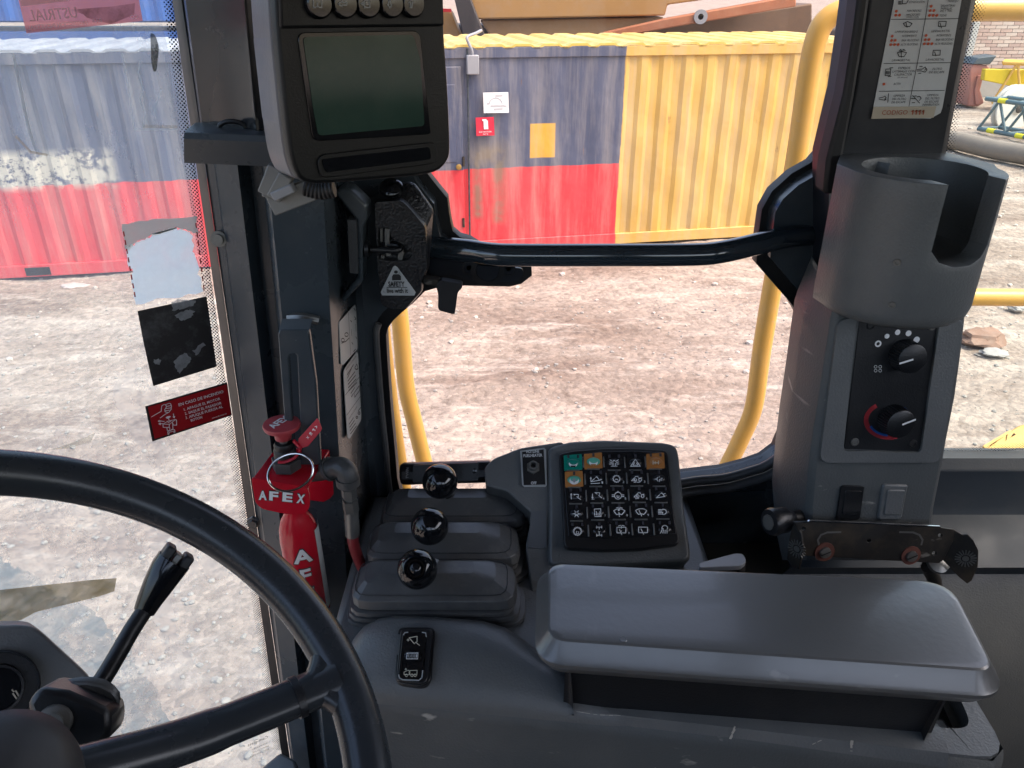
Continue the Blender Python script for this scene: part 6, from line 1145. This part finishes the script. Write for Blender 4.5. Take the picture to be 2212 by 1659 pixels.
for s_, a, b_ in (('CONDUCCION', (568, 42), (778, 40)), ('TRABAJO', (1090, 28), (1235, 24)), ('MARCADORES', (540, 162), (735, 158)), ('MARCADORES/', (530, 215), (720, 210)), ('CONDUCCION', (527, 244), (700, 242)), ('DELANTERAS', (1000, 92), (1190, 88)), ('PARRILLAS', (998, 130), (1150, 127)), ('DEL Y TRAS', (990, 162), (1150, 160)), ('TODAS', (985, 225), (1075, 222)), ('LIMPIAPARABRISAS', (378, 445), (688, 441)), ('INTERMITENTE', (475, 502), (672, 499)), ('BAJA VELOCIDAD', (468, 560), (702, 556)), ('ALTA VELOCIDAD', (458, 616), (688, 612)), ('LAVACRISTAL', (336, 830), (588, 827)), ('LIMPIACRISTAL', (873, 436), (1125, 430)), ('INTERMITENTE', (942, 493), (1138, 490)), ('BAJA VELOCIDAD', (930, 550), (1168, 546)), ('ALTA VELOCIDAD', (918, 606), (1152, 602)), ('LAVACRISTAL', (795, 822), (1046, 818)), ('ESPEJOS', (422, 935), (585, 932)), ('LATERALES CON', (346, 980), (645, 976)), ('CALEFACTOR', (368, 1024), (607, 1020)), ('(Si existe)', (415, 1056), (548, 1054)), ('ACTIV.', (357, 1150), (460, 1148)), ('FILTRO', (887, 947), (1014, 944)), ('DE ESCAPE', (838, 992), (1046, 988)), ('LIMPIEZA', (362, 1310), (514, 1307)), ('DEL FILTRO', (340, 1354), (530, 1350)), ('DE ESCAPE', (332, 1397), (522, 1394)), ('LIMPIEZA', (815, 1302), (968, 1299)), ('DEL FILTRO', (787, 1346), (978, 1343)), ('DE ESCAPE', (778, 1390), (970, 1387)), ('INHABILITADA', (750, 1430), (980, 1427))):
    text(s_, q('P1', a)[0], q('P1', b_)[0], PLt, M['ink'], pc, h=4.6 if s_[0] != '(' else 3, shear=.1)
ct = thing('code_tape', 'beige tape strip with brown code lettering at the placard bottom', 'label', PLq.at((1950, 256))); pxslab('strip', q('P1', (97, 1448), (943, 1438), (905, 1592), (66, 1608)), PLq.off(.0018), .0012, M['tape'], ct)
text('CODIGO', q('P1', (200, 1552))[0], q('P1', (546, 1548))[0], PLq.off(.0022), M['tapetext'], ct, h=9.5)
PTt = PLq.off(.0024)
for x_ in (612, 660, 708, 757): MB().ribbon(PTt, PTt.ats(q('P1', (x_ - 2, 1508), (x_ + 18, 1492), (x_ + 8, 1546))), .0012, .0002).build('numeral', M['tapetext'], ct)
# ------------------------------------------------------------------ two instruction labels on the angled pillar fold
zA = EYE - .42; pA, pB_, pC_ = f2(zA), g1(zA), g1(zA + .2); nL = (pB_ - pA).cross(pC_ - pB_); nL = nL if nL.y < 0 else -nL; PLb = Plane(pA + nL.normalized() * .003, nL)
lb = thing('instruction_label', 'upper pillar label with an engine sketch and arrows beside the latch', 'label', PLb.at((750, 790)), 'pillar instruction labels'); pxslab('sheet', q('L1', (38, 245), (225, 35), (235, 60), (255, 540), (250, 560), (85, 745), (60, 735)), PLb, .0008, M['label'], lb, r=.003); mb = MB()
for ln in ([(140, 130), (168, 630)], arc(75, 455, 20, 0, 360, 10), arc(118, 390, 22, 0, 360, 10), [(60, 490), (110, 470), (150, 430)], [(175, 330), (180, 400)], [(225, 270), (230, 350)], [(165, 225), (180, 240)], [(180, 480), (195, 505)], [(212, 180), (230, 205), (215, 215)], [(228, 415), (240, 440)], [(200, 590), (225, 560)], [(205, 80), (222, 110)]): mb.ribbon(PLb, PLb.ats(q('L1', *ln)), .0012, .0005)
mb.build('drawing', M['ink'], lb)
lb = thing('instruction_label', 'lower pillar label with rows of print above the red actuator', 'label', PLb.at((765, 945)), 'pillar instruction labels'); pxslab('sheet', q('L1', (90, 830), (110, 780), (245, 590), (258, 610), (298, 1370), (290, 1400), (160, 1612), (138, 1595)), PLb, .0008, M['label'], lb, r=.003); mb = MB()
for a, b_ in (((105, 1100), (272, 882)), ((122, 1335), (285, 1110))): mb.ribbon(PLb, PLb.ats(q('L1', a, b_)), .0008, .0005)
for k in range(6): mb.ribbon(PLb, PLb.ats(q('L1', (128 + k * 3, 860 + k * 38), (200 + k * 8 - (30 if k == 1 else 0), 742 + k * 42))), .0015, .0005)
for k in range(4): mb.ribbon(PLb, PLb.ats(q('L1', (150 + k * 5, 1440 + k * 38), (200 + k * 12, 1365 + k * 32))), .0014, .0005)
for ln in ([(210, 1070), (268, 990), (272, 1045), (214, 1125), (210, 1070)], [(215, 780), (240, 735), (255, 790), (230, 800), (215, 780)], [(255, 1285), (285, 1245)], arc(265, 1310, 14, 0, 360, 8), arc(240, 1360, 12, 0, 360, 8), [(170, 1080), (215, 1010)], [(175, 1120), (200, 1080)]): mb.ribbon(PLb, PLb.ats(q('L1', *ln)), .0014, .0005)
mb.build('print', M['ink'], lb)
for s_, a, b_ in (('ANADIR CUCHARON', (112, 815), (232, 655)), ('ANADIR CAMION', (145, 1395), (243, 1245))): text(s_, q('L1', a)[0], q('L1', b_)[0], PLb, M['ink'], lb, h=5)
